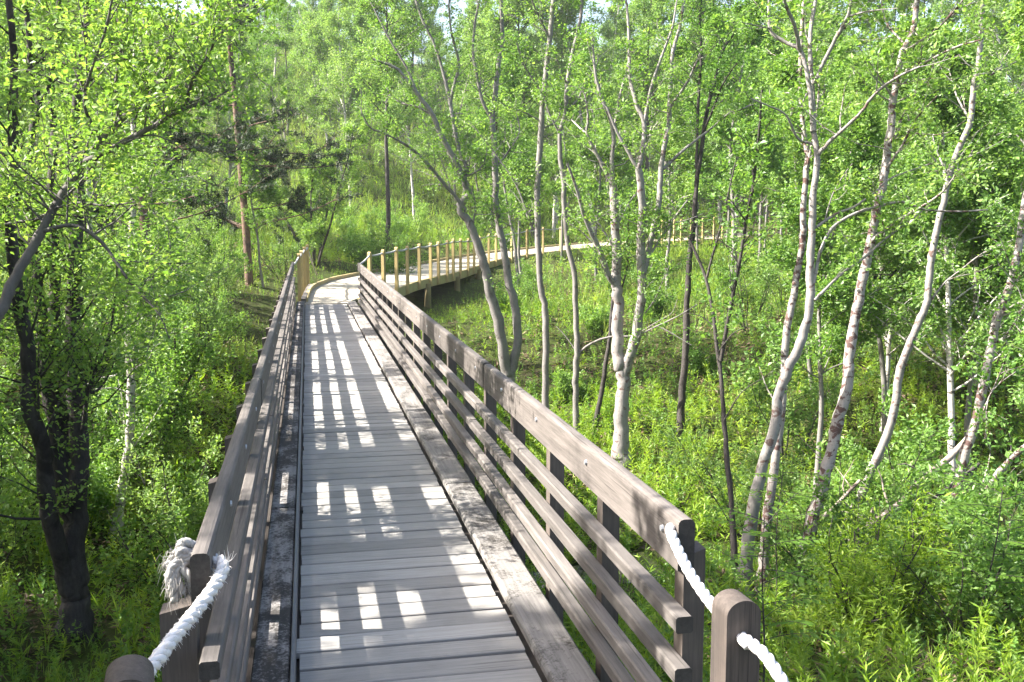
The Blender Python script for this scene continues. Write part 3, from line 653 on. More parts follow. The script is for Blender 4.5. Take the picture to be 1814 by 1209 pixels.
traced(15, 'pale curving trunk with spreading bare upper limbs, at right beyond the rope post', (1318, 1060),
  [([(1318, 1060), (1322, 994), (1334, 908), (1350, 830), (1374, 750), (1379, 697), (1397, 654), (1417, 608), (1430, 565), (1435, 532), (1435, 482), (1438, 416), (1440, 350), (1445, 314), (1448, 275), (1441, 232), (1435, 165), (1428, 122), (1417, 89), (1387, 73), (1364, 51), (1362, -5)], 25, 5, 0.4),
   ([(1441, 235), (1438, 139), (1435, 99), (1436, 50), (1446, -5)], 10, 6), ([(1443, 148), (1456, 119), (1473, 83), (1489, 53), (1503, 26), (1509, -5)], 8, 6),
   ([(1450, 273), (1473, 248), (1499, 225), (1526, 198), (1552, 165), (1588, 138), (1630, 118)], 7, 3, -0.4), ([(1440, 256), (1413, 245), (1393, 205), (1364, 189), (1330, 175)], 5, 2), ([(1417, 90), (1407, 45), (1392, 10), (1390, -5)], 7, 5),
   ([(1446, 403), (1479, 380), (1512, 367), (1546, 344), (1575, 318), (1620, 300), (1650, 290)], 5, 2, 0.5), ([(1441, 502), (1450, 459), (1460, 429), (1479, 400), (1512, 380), (1552, 367), (1598, 358), (1640, 372), (1700, 375), (1750, 372)], 7, 2.5, 0.6),
   ([(1443, 532), (1470, 505), (1499, 479), (1532, 456), (1560, 430), (1600, 400), (1650, 362)], 6, 2, 0.5), ([(1364, 51), (1335, 45), (1315, 40)], 3, 1.5), ([(1460, 394), (1475, 345), (1495, 310), (1510, 290)], 3, 1.5), ([(1430, 165), (1410, 200), (1390, 180)], 3, 1.2),
   ([(1445, 140), (1462, 155), (1455, 170)], 3, 2), ([(1500, 30), (1540, 20), (1590, 15)], 3, 1.5)],
  B['b_paler'], B['leaf'], z=-1.6, tw=(0.9, 6, 0.5, 5, 2), sides=12, bare=(6, 7, 4), per=4)
traced(16, 'darker slim trunk close behind the pale curving trunk, at right', (1350, 1050),
  [([(1350, 1050), (1357, 941), (1367, 859), (1385, 730), (1393, 598), (1403, 539), (1410, 499), (1421, 433), (1423, 380), (1428, 304), (1431, 275), (1423, 232), (1417, 149), (1420, 60), (1425, -5)], 19, 6, 0.8),
   ([(1428, 300), (1440, 250), (1448, 190), (1452, 130)], 5, 3), ([(1385, 730), (1360, 690), (1345, 650)], 3, 1.5)], B['b_pale'], B['leaf'], z=-1.62, tw=(0.7, 8, 0.55, 5, 2), sides=10)
traced(17, 'white leaning trunk with maroon bark patches, at right', (1408, 1064),
  [([(1408, 1064), (1420, 998), (1431, 955), (1443, 908), (1456, 865), (1470, 809), (1483, 750), (1499, 697), (1504, 648), (1509, 598), (1521, 532), (1532, 476), (1542, 433), (1552, 376), (1560, 350), (1569, 298), (1574, 251), (1580, 205), (1582, 175), (1590, 132), (1599, 93), (1617, 56), (1625, -5)], 25, 10, 0.9),
   ([(1546, 426), (1565, 410), (1592, 390), (1632, 367), (1670, 340), (1700, 300)], 6, 2, -0.5), ([(1574, 255), (1590, 235), (1597, 210)], 6, 3), ([(1570, 300), (1600, 255), (1620, 215), (1660, 170)], 5, 2), ([(1590, 132), (1640, 110), (1690, 85), (1740, 70)], 5, 2, -0.6),
   ([(1599, 93), (1650, 60), (1690, 20), (1710, -5)], 4, 3), ([(1582, 175), (1560, 140), (1540, 110)], 4, 2), ([(1604, 80), (1570, 40), (1560, -5)], 4, 3)],
  B['b_pale'], B['leaf'], z=-1.6, tw=(0.8, 9, 0.7, 6, 2), sides=12, per=4)
traced(18, 'grey trunk bending to the right behind the maroon patched trunk', (1489, 982),
  [([(1489, 982), (1496, 951), (1506, 918), (1526, 875), (1542, 835), (1579, 750), (1590, 681), (1605, 625), (1622, 585), (1640, 545), (1645, 515), (1648, 476), (1655, 433), (1665, 383), (1673, 354), (1681, 314), (1700, 262), (1719, 215), (1723, 165), (1735, 100), (1742, -5)], 16, 8, 0.6),
   ([(1640, 545), (1670, 505), (1700, 480), (1740, 450), (1795, 425)], 4, 2), ([(1681, 314), (1660, 270), (1650, 230)], 4, 2), ([(1723, 165), (1760, 130), (1800, 110)], 5, 2), ([(1719, 215), (1695, 170), (1680, 120)], 4, 2)],
  B['b_paler'], B['leaf'], z=-1.75, tw=(0.75, 9, 0.65, 6, 2), sides=10, per=4)
traced(19, 'V-shaped birch with blotched pale stems near the right edge', (1666, 1040),
  [([(1666, 1040), (1678, 991), (1685, 961), (1683, 941), (1685, 918), (1694, 875), (1708, 809), (1728, 750), (1741, 681), (1757, 615), (1767, 565), (1784, 525), (1804, 443), (1810, 400), (1822, 330), (1830, 250)], 20, 10, 0.5),
   ([(1683, 965), (1701, 955), (1718, 941), (1728, 918), (1741, 878), (1760, 850), (1790, 815), (1830, 780)], 15, 9, -0.3), ([(1767, 565), (1790, 545), (1820, 530)], 5, 3), ([(1757, 615), (1785, 590), (1815, 540)], 4, 2), ([(1728, 750), (1755, 700), (1780, 640)], 4, 2)],
  B['b_pale'], B['leafc'], z=-1.5, tw=(0.55, 14, 0.6, 6, 2), sides=11, per=3)
traced(20, 'straight dark grey trunk right of the big forked tree', (1205, 795),
  [([(1205, 795), (1206, 730), (1209, 697), (1214, 631), (1216, 565), (1219, 499), (1222, 449), (1227, 416), (1230, 380), (1234, 321), (1242, 271), (1247, 232), (1252, 199), (1260, 165), (1270, 132), (1280, 90), (1300, 60)], 15, 5, 0.5),
   ([(1234, 300), (1235, 232), (1237, 182), (1242, 99), (1240, 40), (1242, -5)], 6, 4), ([(1247, 232), (1265, 190), (1280, 150), (1310, 105)], 5, 2), ([(1221, 423), (1232, 400), (1235, 370)], 5, 3)],
  B['b_dark'], B['leafc'], z=-1.75, tw=(0.82, 8, 0.6, 6, 2), sides=10)
traced(21, 'thin trunk forking into a wide V, small leafy clumps, right of the dark grey trunk', (1303, 1036),
  [([(1303, 1036), (1297, 908), (1288, 809), (1283, 744), (1277, 664), (1271, 620), (1262, 549), (1252, 499), (1240, 466), (1221, 423)], 12, 5, 0.6),
   ([(1277, 640), (1290, 565), (1303, 499), (1313, 449), (1323, 383), (1330, 350), (1334, 331), (1340, 281), (1345, 230), (1350, 160)], 8, 4), ([(1252, 492), (1262, 455), (1273, 416), (1287, 357), (1300, 300), (1310, 250)], 5, 2),
   ([(1283, 744), (1310, 700), (1335, 680), (1370, 660)], 3, 1.2), ([(1272, 625), (1300, 590), (1330, 580)], 3, 1.2), ([(1268, 580), (1240, 560), (1215, 555)], 2.5, 1)], B['b_dark'], B['leaf'], z=-1.6, tw=(0.4, 11, 0.5, 6, 2), per=3, bare=(0, 2))
traced(22, 'thin dark leaning stem just left of the big forked tree', (1053, 760),
  [([(1053, 760), (1068, 681), (1078, 615), (1083, 565), (1090, 500), (1108, 440), (1121, 416), (1128, 350), (1140, 280)], 9, 4, 0.4), ([(1083, 565), (1110, 480), (1112, 420), (1116, 340)], 5, 2)], B['b_dark'], B['leafc'], z=-1.6, tw=(0.6, 12, 0.45, 5, 2))
# left of the bridge
traced(31, 'dark clump of thick near-black trunks joined at the foot, left of the bridge', (134, 1119),
  [([(134, 1119), (136, 1041), (133, 974), (136, 908), (138, 842), (140, 790), (136, 731), (132, 665), (131, 565), (132, 499), (136, 417), (140, 330), (130, 250), (138, 160), (150, 60), (155, -5)], 42, 9, 0.5),
   ([(130, 1050), (116, 1024), (99, 951), (86, 908), (79, 842), (73, 780), (53, 731), (50, 665), (46, 598), (36, 549), (25, 470), (20, 400), (26, 300), (22, 198), (25, 99), (15, -5)], 31, 9, -0.5),
   ([(134, 985), (122, 920), (110, 850), (99, 764), (86, 698), (76, 632), (73, 565), (66, 499), (55, 420), (45, 340), (52, 260), (69, 185), (56, 132), (50, 50), (46, -5)], 27, 8, 0.8),
   ([(134, 900), (122, 800), (112, 731), (103, 665), (96, 615), (96, 565), (99, 499), (96, 433), (90, 350), (96, 250), (90, 150), (100, 60), (105, -5)], 27, 8, 1.2),
   ([(140, 800), (152, 720), (160, 680), (185, 620), (200, 560), (205, 500)], 8, 3), ([(150, 700), (175, 690), (195, 660), (205, 630)], 5, 2), ([(69, 185), (88, 150), (92, 110)], 6, 3), ([(100, 905), (85, 915), (78, 921)], 3, 1), ([(116, 935), (130, 925), (137, 909)], 3, 1)],
  B['b_dark'], B['leaf'], z=-1.5, tw=(0.45, 18, 0.8, 6, 3), L=0.038, per=4, sides=12, bare=(7, 8))
traced(32, 'smooth grey limb arching up across the upper left of the photo', (-85, 1270),
  [([(-85, 1270), (-82, 1100), (-76, 900), (-60, 720), (-30, 610), (7, 539), (22, 499), (50, 450), (73, 410), (89, 380), (112, 341), (142, 298), (179, 248), (215, 212), (248, 185), (265, 155), (291, 116), (311, 93), (357, 66), (397, 40), (440, 10)], 34, 4, 0.6),
   ([(146, 291), (185, 271), (232, 245), (275, 222), (298, 208), (331, 192), (370, 180), (405, 160)], 12, 3, -0.4), ([(265, 155), (290, 145), (311, 131)], 11, 8, 0.0), ([(275, 222), (262, 205), (250, 198)], 6, 4), ([(232, 245), (270, 240), (300, 250), (325, 268)], 4, 1.5),
   ([(331, 180), (340, 145), (355, 120), (375, 85), (380, 50)], 7, 2), ([(291, 116), (275, 80), (255, 40), (250, -5)], 5, 3), ([(90, 378), (60, 390), (20, 395), (-20, 410)], 7, 3), ([(66, 412), (130, 400), (180, 430), (230, 500), (280, 555), (300, 600)], 8, 2, -0.4),
   ([(95, 370), (140, 360), (190, 365), (240, 358)], 6, 2), ([(0, 272), (60, 282), (110, 290), (160, 293), (195, 302)], 5, 1.5), ([(215, 212), (205, 150), (215, 90), (220, 40)], 6, 3), ([(179, 248), (150, 190), (160, 130), (185, 60), (200, -5)], 6, 3)],
  B['b_mid'], B['leaf'], d=5.6, tw=(0.4, 17, 0.62, 6, 3), L=0.034, sides=12, per=4)
traced(33, 'white birch trunk with dark marks standing left of the bridge', (205, 952),
  [([(205, 952), (212, 892), (222, 830), (230, 780), (232, 698), (230, 648), (228, 598), (228, 549), (230, 480), (234, 400), (238, 300), (236, 200), (240, 100), (243, -5)], 17, 6, 0.3), ([(230, 600), (250, 540), (262, 500), (270, 450)], 5, 2), ([(229, 560), (210, 520), (190, 500)], 4, 2), ([(234, 400), (262, 350), (290, 320)], 4, 2)],
  B['b_birch'], B['leaf2'], z=-1.7, tw=(0.3, 28, 0.75, 6, 3), sides=11, per=4, L=0.045)
traced(34, 'thin dark leaning sapling beside the white birch trunk, left', (242, 900),
  [([(242, 900), (258, 860), (275, 819), (288, 780), (308, 731), (331, 681), (364, 612)], 9, 4, 0.3), ([(308, 731), (311, 680), (311, 632), (306, 560)], 6, 3), ([(290, 778), (275, 740), (280, 690), (272, 640)], 4, 2)], B['b_dark'], B['leafc'], z=-1.65, tw=(0.4, 20, 0.5, 7, 2), per=5)
# ------------------------------------------------------------------ the wood round about: a few grown trees, copied tree by tree
def grow_birch(seed, h, label, cat, barkm, leafm, L, per, nb=46, bare=0.25, wide=0.30, r0=0.075, k=5, lean=0.04, name='birch_tree', sp=0.08):
    g = Grow(seed); P, R = g.branch((0, 0, -0.3), (g.rg.normal(0, lean), g.rg.normal(0, lean), 1), h+0.3, r0, 16, 0.045, 0.03, 8, 0.012)
    for t in np.sort(g.rg.uniform(bare, 0.99, nb)):
        i = min(15, int(t*16)); p = P[i] + (P[i+1]-P[i])*(t*16-i); a = g.rg.uniform(0, 2*PI)
        l = h*wide*(1.05-t)**0.6*g.rg.uniform(.5, 1.2)
        Q, QR = g.branch(p, (math.cos(a), math.sin(a), 0.55+0.5*t), l, R[i]*0.42, 6, 0.14, 0.02, 4)
        g.twigs(Q, QR, 0.25, 6, l*0.36, k, 2, 0.15, 1.0, 0.004); g.anchors(Q, 0.5, k)
    return g.finish(name, label, cat, (0, 0, -500), barkm, leafm, per, L, 0.6, sp)
def grow_willow(seed, h, label, cat, barkm, leafm, L, per, stems=4, k=5, spread=0.32, name='willow_tree', r0=0.06, nb=13, sp=0.08):
    g = Grow(seed)
    for s_ in range(stems):
        a = 2*PI*s_/stems + g.rg.uniform(-.5, .5); hh = h*g.rg.uniform(.75, 1.05)
        P, R = g.branch((0.1*math.cos(a), 0.1*math.sin(a), -0.3), (spread*math.cos(a), spread*math.sin(a), 1), hh, r0*g.rg.uniform(.7, 1.1), 12, 0.09, 0.03, 7, 0.012)
        for t in np.sort(g.rg.uniform(0.25, 0.99, nb)):
            i = min(11, int(t*12)); p = P[i]; b = g.rg.uniform(0, 2*PI); l = h*0.27*(1.1-t)**0.5*g.rg.uniform(.5, 1.2)
            Q, QR = g.branch(p, (math.cos(b), math.sin(b), 0.8), l, R[i]*0.5, 6, 0.16, 0.04, 4)
            g.twigs(Q, QR, 0.2, 6, l*0.38, k, 2, 0.25, 1.0, 0.004); g.anchors(Q, 0.5, k)
    return g.finish(name, label, cat, (0, 0, -500), barkm, leafm, per, L, 0.5, sp)
def grow_shrub(seed, h, label, leafm, L, per, stems=9, k=7, name='shrub', ratio=0.5, barkm=None, spread=0.5):
    g = Grow(seed)
    for s_ in range(stems):
        a = g.rg.uniform(0, 2*PI); hh = h*g.rg.uniform(.55, 1.05)
        P, R = g.branch((0.08*math.cos(a), 0.08*math.sin(a), -0.1), (spread*math.cos(a)*g.rg.uniform(.3, 1.3), spread*math.sin(a)*g.rg.uniform(.3, 1.3), 1), hh, 0.014, 7, 0.12, 0.03, 5, 0.003)
        g.twigs(P, R, 0.15, 9, hh*0.32, k, 1, 0.35, 0.9, 0.003); g.anchors(P, 0.35, k)
    return g.finish(name, label, 'shrub', (0, 0, -500), barkm or M['b_dark'], leafm, per, L, ratio, 0.05)
def grow_pine(seed, h, label, bare=0.3, wide=0.2):
    g = Grow(seed); P, R = g.branch((0, 0, -0.3), (g.rg.normal(0, .02), 0, 1), h+0.3, 0.105, 16, 0.02, 0.02, 9, 0.02); b = np.zeros(3); b[2] = -500
    for t in np.sort(g.rg.uniform(bare, 0.98, 58)):
        i = min(15, int(t*16)); p = P[i] + (P[i+1]-P[i])*(t*16-i); a = g.rg.uniform(0, 2*PI); l = h*wide*(1.1-t)**0.6*g.rg.uniform(.45, 1.2)
        Q, QR = g.branch(p, (math.cos(a), math.sin(a), 0.12), l, 0.022, 6, 0.12, 0.03, 4)
        for _ in range(7):
            j = g.rg.integers(2, 6); Q2, _r = g.branch(Q[j], nrm(Q[j+1]-Q[j]) + g.rg.normal(0, .55, 3), l*g.rg.uniform(.18, .4), 0.006, 3, 0.15, 0.05, 3)
            g.anchors(Q2, 0.15, 9)
        g.anchors(Q, 0.6, 8)
    root = empty('pine_tree', b, label, 'tree'); g.mb.build('trunk', M['b_pine'], root, None, smooth=True)
    an = np.array(g.an); n = len(an)*14; Pn = np.repeat(an, 14, 0) + g.rg.normal(0, .02, (n, 3)); A = g.rg.normal(0, 1, (n, 3)) + np.repeat(np.array(g.ao), 14, 0)*0.8
    leaf_mesh('crown', Pn, A, g.rg.normal(0, 1, (n, 3)), np.full(n, 0.11), np.full(n, 0.016), np.clip(g.rg.normal(.5, .2, n), 0, 1), M['needle'], root)
    return root
def dup(src, loc, rz=0, sc=1.0, label=None, group=None, tilt=(0, 0)):
    r = src.copy(); COL.objects.link(r); r.location = [float(a) for a in loc]; r.rotation_euler = (tilt[0], tilt[1], rz); r.scale = (sc, sc, sc)
    if label: r['label'] = label
    if group: r['group'] = group
    for ch in list(src.children):
        c = ch.copy(); COL.objects.link(c); c.parent = r
    return r
R0 = np.random.default_rng(99)
PROTO = dict(
  birch_a=grow_birch(201, 9.5, 'a', 'tree', M['b_birch'], M['leaf2'], 0.072, 5, 44, 0.30),
  birch_b=grow_birch(202, 8.0, 'a', 'tree', M['b_birch'], M['leaf2'], 0.072, 5, 40, 0.22, 0.34),
  slim=grow_birch(203, 7.0, 'a', 'tree', M['b_grey'], M['leaf'], 0.072, 5, 34, 0.34, 0.26, 0.055),
  slim_b=grow_birch(204, 10.5, 'a', 'tree', M['b_dark'], M['leaf2'], 0.075, 5, 50, 0.38, 0.25, 0.09),
  willow_a=grow_willow(205, 6.5, 'a', 'tree', M['b_grey'], M['leaf'], 0.072, 5, 4),
  willow_b=grow_willow(206, 5.2, 'a', 'tree', M['b_dark'], M['leaf'], 0.068, 5, 5, 5, 0.45),
  willow_c=grow_willow(207, 7.5, 'a', 'tree', M['b_paler'], M['leafc'], 0.072, 5, 3, 5, 0.22),
  near_a=grow_willow(208, 5.8, 'a', 'tree', M['b_dark'], M['leaf'], 0.062, 6, 4, 6, 0.35, sp=0.06),
  near_b=grow_birch(209, 7.0, 'a', 'tree', M['b_birch'], M['leaf2'], 0.056, 7, 44, 0.28, 0.30, 0.06, 6, sp=0.06),
  shrub_a=grow_shrub(211, 1.7, 'a', M['leaf'], 0.055, 4), shrub_b=grow_shrub(212, 1.2, 'a', M['leafc'], 0.05, 4, 12),
  shrub_c=grow_shrub(213, 2.6, 'a', M['leaf2'], 0.055, 4, 7, 8), shrub_d=grow_shrub(214, 0.9, 'a', M['leaf'], 0.06, 4, 12, 6))
PINE = grow_pine(221, 11, 'a', 0.14, 0.23)
placed = []
used = {}
def put(key, x, y, label, group=None, sc=None, rz=None, tilt=None, sink=0.0):
    src = PROTO[key] if isinstance(key, str) else key
    z = gz(x, y) - sink; sc = sc if sc is not None else R0.uniform(.82, 1.18); rz = R0.uniform(0, 2*PI) if rz is None else rz
    tilt = tilt if tilt is not None else tuple(R0.normal(0, .04, 2)); placed.append((x, y))
    k = key if isinstance(key, str) else src.name
    if k not in used:
        used[k] = 1; src.location = (x, y, z); src.rotation_euler = (tilt[0], tilt[1], rz); src.scale = (sc, sc, sc); src['label'] = label
        if group: src['group'] = group
        return src
    return dup(src, (x, y, z), rz, sc, label, group, tilt)
# dups before the first one is moved would copy its place; every put() sets its own place, so the order does not matter
def at(px, d): p = atd(px, VY, d); return float(p[0]), float(p[1])
def putpx(key, px, d, label, group=None, **k): x, y = at(px, d); return put(key, x, y, label, group, **k)
putpx(PINE, 438, 24, 'pine with reddish trunk and dark needle clumps, left of the bridge\'s far end', sc=0.95, tilt=(0, 0))
putpx(PINE, 262, 20, 'dark pine with brown trunk half hidden by leaves, behind the white birch at left', sc=1.0, tilt=(0, .01))
putpx('willow_b', 556, 29, 'small dark multi-stemmed tree on the green slope just beyond the left railing', sc=0.85, tilt=(0, 0))
putpx('slim_b', 680, 37, 'thin straight dark trunk on the slope above the boardwalk\'s near bend', sc=1.05, tilt=(0, 0))
putpx('birch_a', 735, 46, 'slim trunk on the bright slope, right of the thin straight dark trunk', sc=1.0, tilt=(0, 0))
putpx('birch_a', 622, 48, 'tall pale birch standing alone at the left of the bright grassy slope', sc=1.1, tilt=(0, 0))
putpx('slim', 463, 24, 'thin sapling stem right beside the reddish pine', sc=0.55, tilt=(0, 0))
for px, d in ((610, 52), (598, 53), (588, 55)): putpx('birch_b', px, d, 'white birch trunk in the close group at the top of the grassy slope', 'birches grouped at the top of the slope', sc=1.1)
def clear_of(x, y, gap, deck=1.3):
    if any((x-a)**2 + (y-b)**2 < gap*gap for a, b in placed): return False
    if -deck-0.3 < x < 1.0+deck and -3 < y < 22: return False
    if np.min(np.hypot(Rp[::6, 0]-x, Rp[::6, 1]-y)) < deck+0.3 or np.min(np.hypot(Lp[::6, 0]-x, Lp[::6, 1]-y)) < deck: return False
    return True
def zone(n, px, dd, keys, label, group, gap, sc=(.85, 1.15), deck=1.3, ok=None):
    c = 0
    for _ in range(n*40):
        if c >= n: break
        q = R0.uniform(*px); d = math.sqrt(R0.uniform(dd[0]**2, dd[1]**2)); x, y = at(q, d)
        if not clear_of(x, y, gap, deck) or (ok and not ok(x, y, q, d)): continue
        put(keys[c % len(keys)], x, y, label, group, sc=R0.uniform(*sc)); c += 1
open_hill = lambda x, y, q, d: not (500 < q < 800 and d < 52)
xb = lambda y: float(np.interp(y, [20, 22, 25, 30, 36, 44], [0.0, 0.3, 0.8, 2.6, 6.0, 10.5]))
sun_walk = lambda x, y, q, d: not (20 < y < 44 and x > xb(y) - 9.5)
sunny = lambda x, y, q, d: not (x > -7.5 and 9 < y < 22)
notpine = lambda q, d: not (385 < q < 490 and d < 27)
zone(13, (-150, 420), (24, 42), ['birch_b', 'slim_b', 'willow_a', 'birch_a', 'willow_c'], 'leafy tree in the thick wood filling the far left background', 'trees of the far left wood', 2.4, ok=lambda x, y, q, d: sun_walk(x, y, q, d) and notpine(q, d))
zone(12, (-250, 430), (13, 24), ['near_a', 'near_b'], 'leafy tree in the shaded thicket between the dark trunks and the pine', 'trees of the left thicket', 1.9, (.8, 1.1), ok=lambda x, y, q, d: sunny(x, y, q, d) and sun_walk(x, y, q, d) and q < 360)
zone(40, (380, 940), (52, 88), ['birch_a', 'birch_b', 'slim_b', 'willow_c', 'slim'], 'birch in the light wood covering the hilltop behind the boardwalk', 'trees of the hilltop wood', 2.8, (.95, 1.3), ok=lambda x, y, q, d: not (530 < q < 800 and d < 64))
zone(7, (820, 1010), (52, 60), ['willow_a', 'slim', 'willow_c', 'birch_b'], 'leafy tree on the bank just behind the boardwalk, seen between the grey trunks', 'trees on the bank behind the boardwalk', 2.6, (.85, 1.1), ok=open_hill)
zone(30, (900, 1440), (55, 84), ['birch_b', 'willow_a', 'slim_b', 'birch_a', 'willow_c'], 'pale green tree in the distant wood above the far rope fence', 'trees of the distant middle wood', 2.6, (1.0, 1.3))
zone(28, (1440, 1990), (34, 76), ['willow_a', 'slim', 'birch_b', 'willow_c', 'willow_b'], 'leafy tree in the distant wood on the right-hand slope', 'trees of the distant right wood', 2.8, (.8, 1.05))
zone(26, (860, 1830), (47, 64), ['slim_b', 'birch_a'], 'tall slim tree rising over the far rope fence with its crown against the sky', 'tall trees behind the far rope fence', 2.2, (1.2, 1.5))
zone(11, (1500, 1990), (19, 33), ['willow_b', 'slim', 'near_a', 'willow_a'], 'young leafy tree in the thicket behind the pale leaning trunks at right', 'trees of the right thicket', 2.2, (.7, .95))
zone(9, (1560, 1990), (11.5, 19), ['near_b'], 'small leafy tree close behind the pale leaning trunks at right', 'near trees of the right thicket', 1.7, (.62, .85))
# the wood goes on to the left of the frame and dapples the near half of the bridge
for x, y, k, sc in [(-6.0, 4.0, 'near_b', 1.25), (-6.2, 13.4, 'near_b', .95), (-5.9, 16.9, 'near_b', .85), (-4.9, 4.3, 'near_a', 1.0), (-6.2, 2.2, 'near_a', 1.1), (-5.0, 7.6, 'near_b', .95), (-3.4, 4.6, 'near_b', .7), (-2.6, 1.4, 'near_b', .7), (-5.4, 3.2, 'near_b', 1.05), (-6.9, 6.6, 'near_a', 1.15), (-3.9, 7.0, 'near_b', .8), (-8.7, 2.6, 'near_b', 1.2), (-6.0, 5.1, 'near_a', 1.1), (-4.4, 1.2, 'near_a', .9), (-3.6, 3.0, 'near_a', .95), (-4.6, 5.6, 'near_b', .95), (-6.6, 1.2, 'near_a', 1.1), (-7.6, 4.4, 'near_b', 1.05), (-5.4, 8.4, 'near_a', .9), (-8.6, 8.0, 'near_b', 1.1), (-9.8, 12.2, 'near_b', 1.15), (-10.5, 15.5, 'near_a', 1.2), (-9.6, 19.0, 'near_b', 1.1)]:
    put(k, x, y, 'leafy tree of the wood left of the frame, shading the near bridge', 'trees beyond the left edge of the frame', sc=sc)
zone(15, (900, 1430), (21, 44), ['slim'], 'slender tree with thin bare lower stem in the hollow before the far rope fence', 'slender trees in the hollow', 1.6, (.8, 1.1))
zone(9, (1440, 1900), (12, 22), ['slim'], 'thin bare-stemmed young tree among the tangled growth at right', 'thin trees among the right tangle', 1.1, (.65, .9))
# shrubs
zone(10, (-120, 400), (8, 15), ['shrub_a', 'shrub_c', 'shrub_b'], 'leafy shrub in the shade round the white birch and dark trunks', 'shrubs under the left trees', 0.9, (.7, 1.1), 0.6, ok=lambda x, y, q, d: d > 11.2 or not (20 < q < 290))
zone(12, (230, 520), (14, 26), ['shrub_c', 'shrub_a'], 'bright green bush on the slope left of the bridge railing', 'bushes along the left side of the bridge', 1.3, (.6, .95), 0.9, ok=lambda x, y, q, d: gz(x, y) < 0.9 and notpine(q, d))
zone(16, (500, 900), (27, 46), ['shrub_d', 'shrub_b', 'shrub_a'], 'low rounded bush on the sunny bank beyond the boardwalk kerb', 'low bushes on the sunny bank', 1.3, (.8, 1.2), 0.7)
zone(9, (880, 1250), (15, 30), ['shrub_d', 'shrub_b', 'shrub_a'], 'low bush in the green hollow below the boardwalk', 'low bushes in the hollow', 1.4, (.5, .85), 0.8)
zone(10, (1330, 1900), (11, 24), ['shrub_c', 'shrub_a'], 'leafy bush among the pale leaning trunks at right', 'bushes among the right trunks', 1.1, (.7, 1.05), 0.8)
zone(8, (1480, 1950), (7.5, 11), ['shrub_b', 'shrub_a', 'shrub_d'], 'low leafy bush near the fallen branches at lower right', 'bushes near the fallen branches', 0.9, (.55, .85), 0.8)
for k, o in list(PROTO.items()) + [('pine', PINE)]:
    if o.location.z < -300:
        for c in list(o.children): bpy.data.objects.remove(c)
        bpy.data.objects.remove(o)
# ------------------------------------------------------------------ dead wood
def log(seed, label, px, w0, w1, d0, d1, mat, stubs=4, cat='log', name='fallen_branch'):
    g = Grow(seed); px = np.array(px, float); n = len(px); D = np.linspace(d0, d1, n)
    P = smooth_line(np.array([atd(q[0], q[1], d) for q, d in zip(px, D)]), 4); R = np.linspace(w0, w1, len(P))*np.interp(np.linspace(0, 1, len(P)), np.linspace(0, 1, n), D)/F/2
    g.mb.tube(P, R*(1+g.rg.normal(0, .05, len(P))), 9)
    for _ in range(stubs):
        i = g.rg.integers(2, len(P)-1); g.branch(P[i], g.rg.normal(0, 1, 3) + np.array([0, 0, .5]), g.rg.uniform(.15, .5), R[i]*0.4, 4, 0.2)
    b = P[0]; o = g.mb.build(name, mat, None, b, smooth=True); o.location = b
    return tag(o, label, cat)
log(301, 'pale fallen trunk sloping up to the right among the ferns, lower right', [(1500, 962), (1545, 928), (1592, 895), (1632, 852), (1681, 812), (1720, 770)], 17, 9, 9.6, 10.6, M['b_log'])
log(302, 'dark leaning dead branch crossing in front of the pale fallen trunk', [(1596, 984), (1620, 945), (1651, 888), (1688, 859), (1735, 822)], 9, 6, 9.0, 9.8, M['b_dark'])
log(303, 'short broken branch leaning behind the white leaning trunk', [(1455, 918), (1480, 898), (1503, 872), (1530, 845)], 9, 5, 9.8, 10.2, M['b_log'])
log(304, 'long dark dead bough lying level across the right thicket', [(1546, 490), (1612, 492), (1695, 499), (1754, 486), (1814, 520)], 10, 6, 14, 15, M['b_dark'])
log(305, 'dark curved dead branch sloping behind the blotched birch', [(1600, 880), (1680, 815), (1712, 775), (1760, 730)], 9, 4, 11, 11.6, M['b_dark'])
# ------------------------------------------------------------------ undergrowth
RU = np.random.default_rng(55)
SLx = smooth_line(np.c_[sl, np.zeros(len(sl))], 2)[:, :2]
CEN = (Rp + Lp)/2
def scatter(d0, d1, dens):
    """even scatter over a ring sector of the ground in front of the bridge's near end"""
    a0, a1 = math.radians(-27), math.radians(50)
    n = int(dens*0.5*(a1-a0)*(d1*d1-d0*d0)); a = RU.uniform(a0, a1, n); d = np.sqrt(RU.uniform(d0*d0, d1*d1, n))
    x, y = d*np.sin(a), d*np.cos(a)
    keep = ~((x > -0.30) & (x < 1.10) & (y > -1) & (y < 3.2)) & ~((x > -0.30) & (x < 1.10) & (y > 16.5) & (y < 21))
    keep &= np.min(np.hypot(x[:, None]-SLx[None, ::4, 0], y[:, None]-SLx[None, ::4, 1]), axis=1) > RU.uniform(0.4, 0.75, n)
    for i in range(0, n, 20000):
        q = slice(i, i+20000); dm = np.min(np.hypot(x[q, None]-CEN[None, ::8, 0], y[q, None]-CEN[None, ::8, 1]), axis=1); keep[q] &= dm > 1.1
    x, y, d = x[keep], y[keep], d[keep]
    return x, y, ground(x, y), d
def near_walk(x, y):
    o = np.empty(len(x))
    for i in range(0, len(x), 20000): q = slice(i, i+20000); o[q] = np.min(np.hypot(x[q, None]-CEN[None, ::8, 0], y[q, None]-CEN[None, ::8, 1]), axis=1)
    return o
def patch(x, y, s, p): return 0.5 + 0.25*(np.sin(x*s+p) + np.sin(y*s*1.13-x*s*0.4+2*p)) + 0.2*np.sin(x*s*2.3+y*s*1.9+p)*np.sin(y*s*2.7-p)
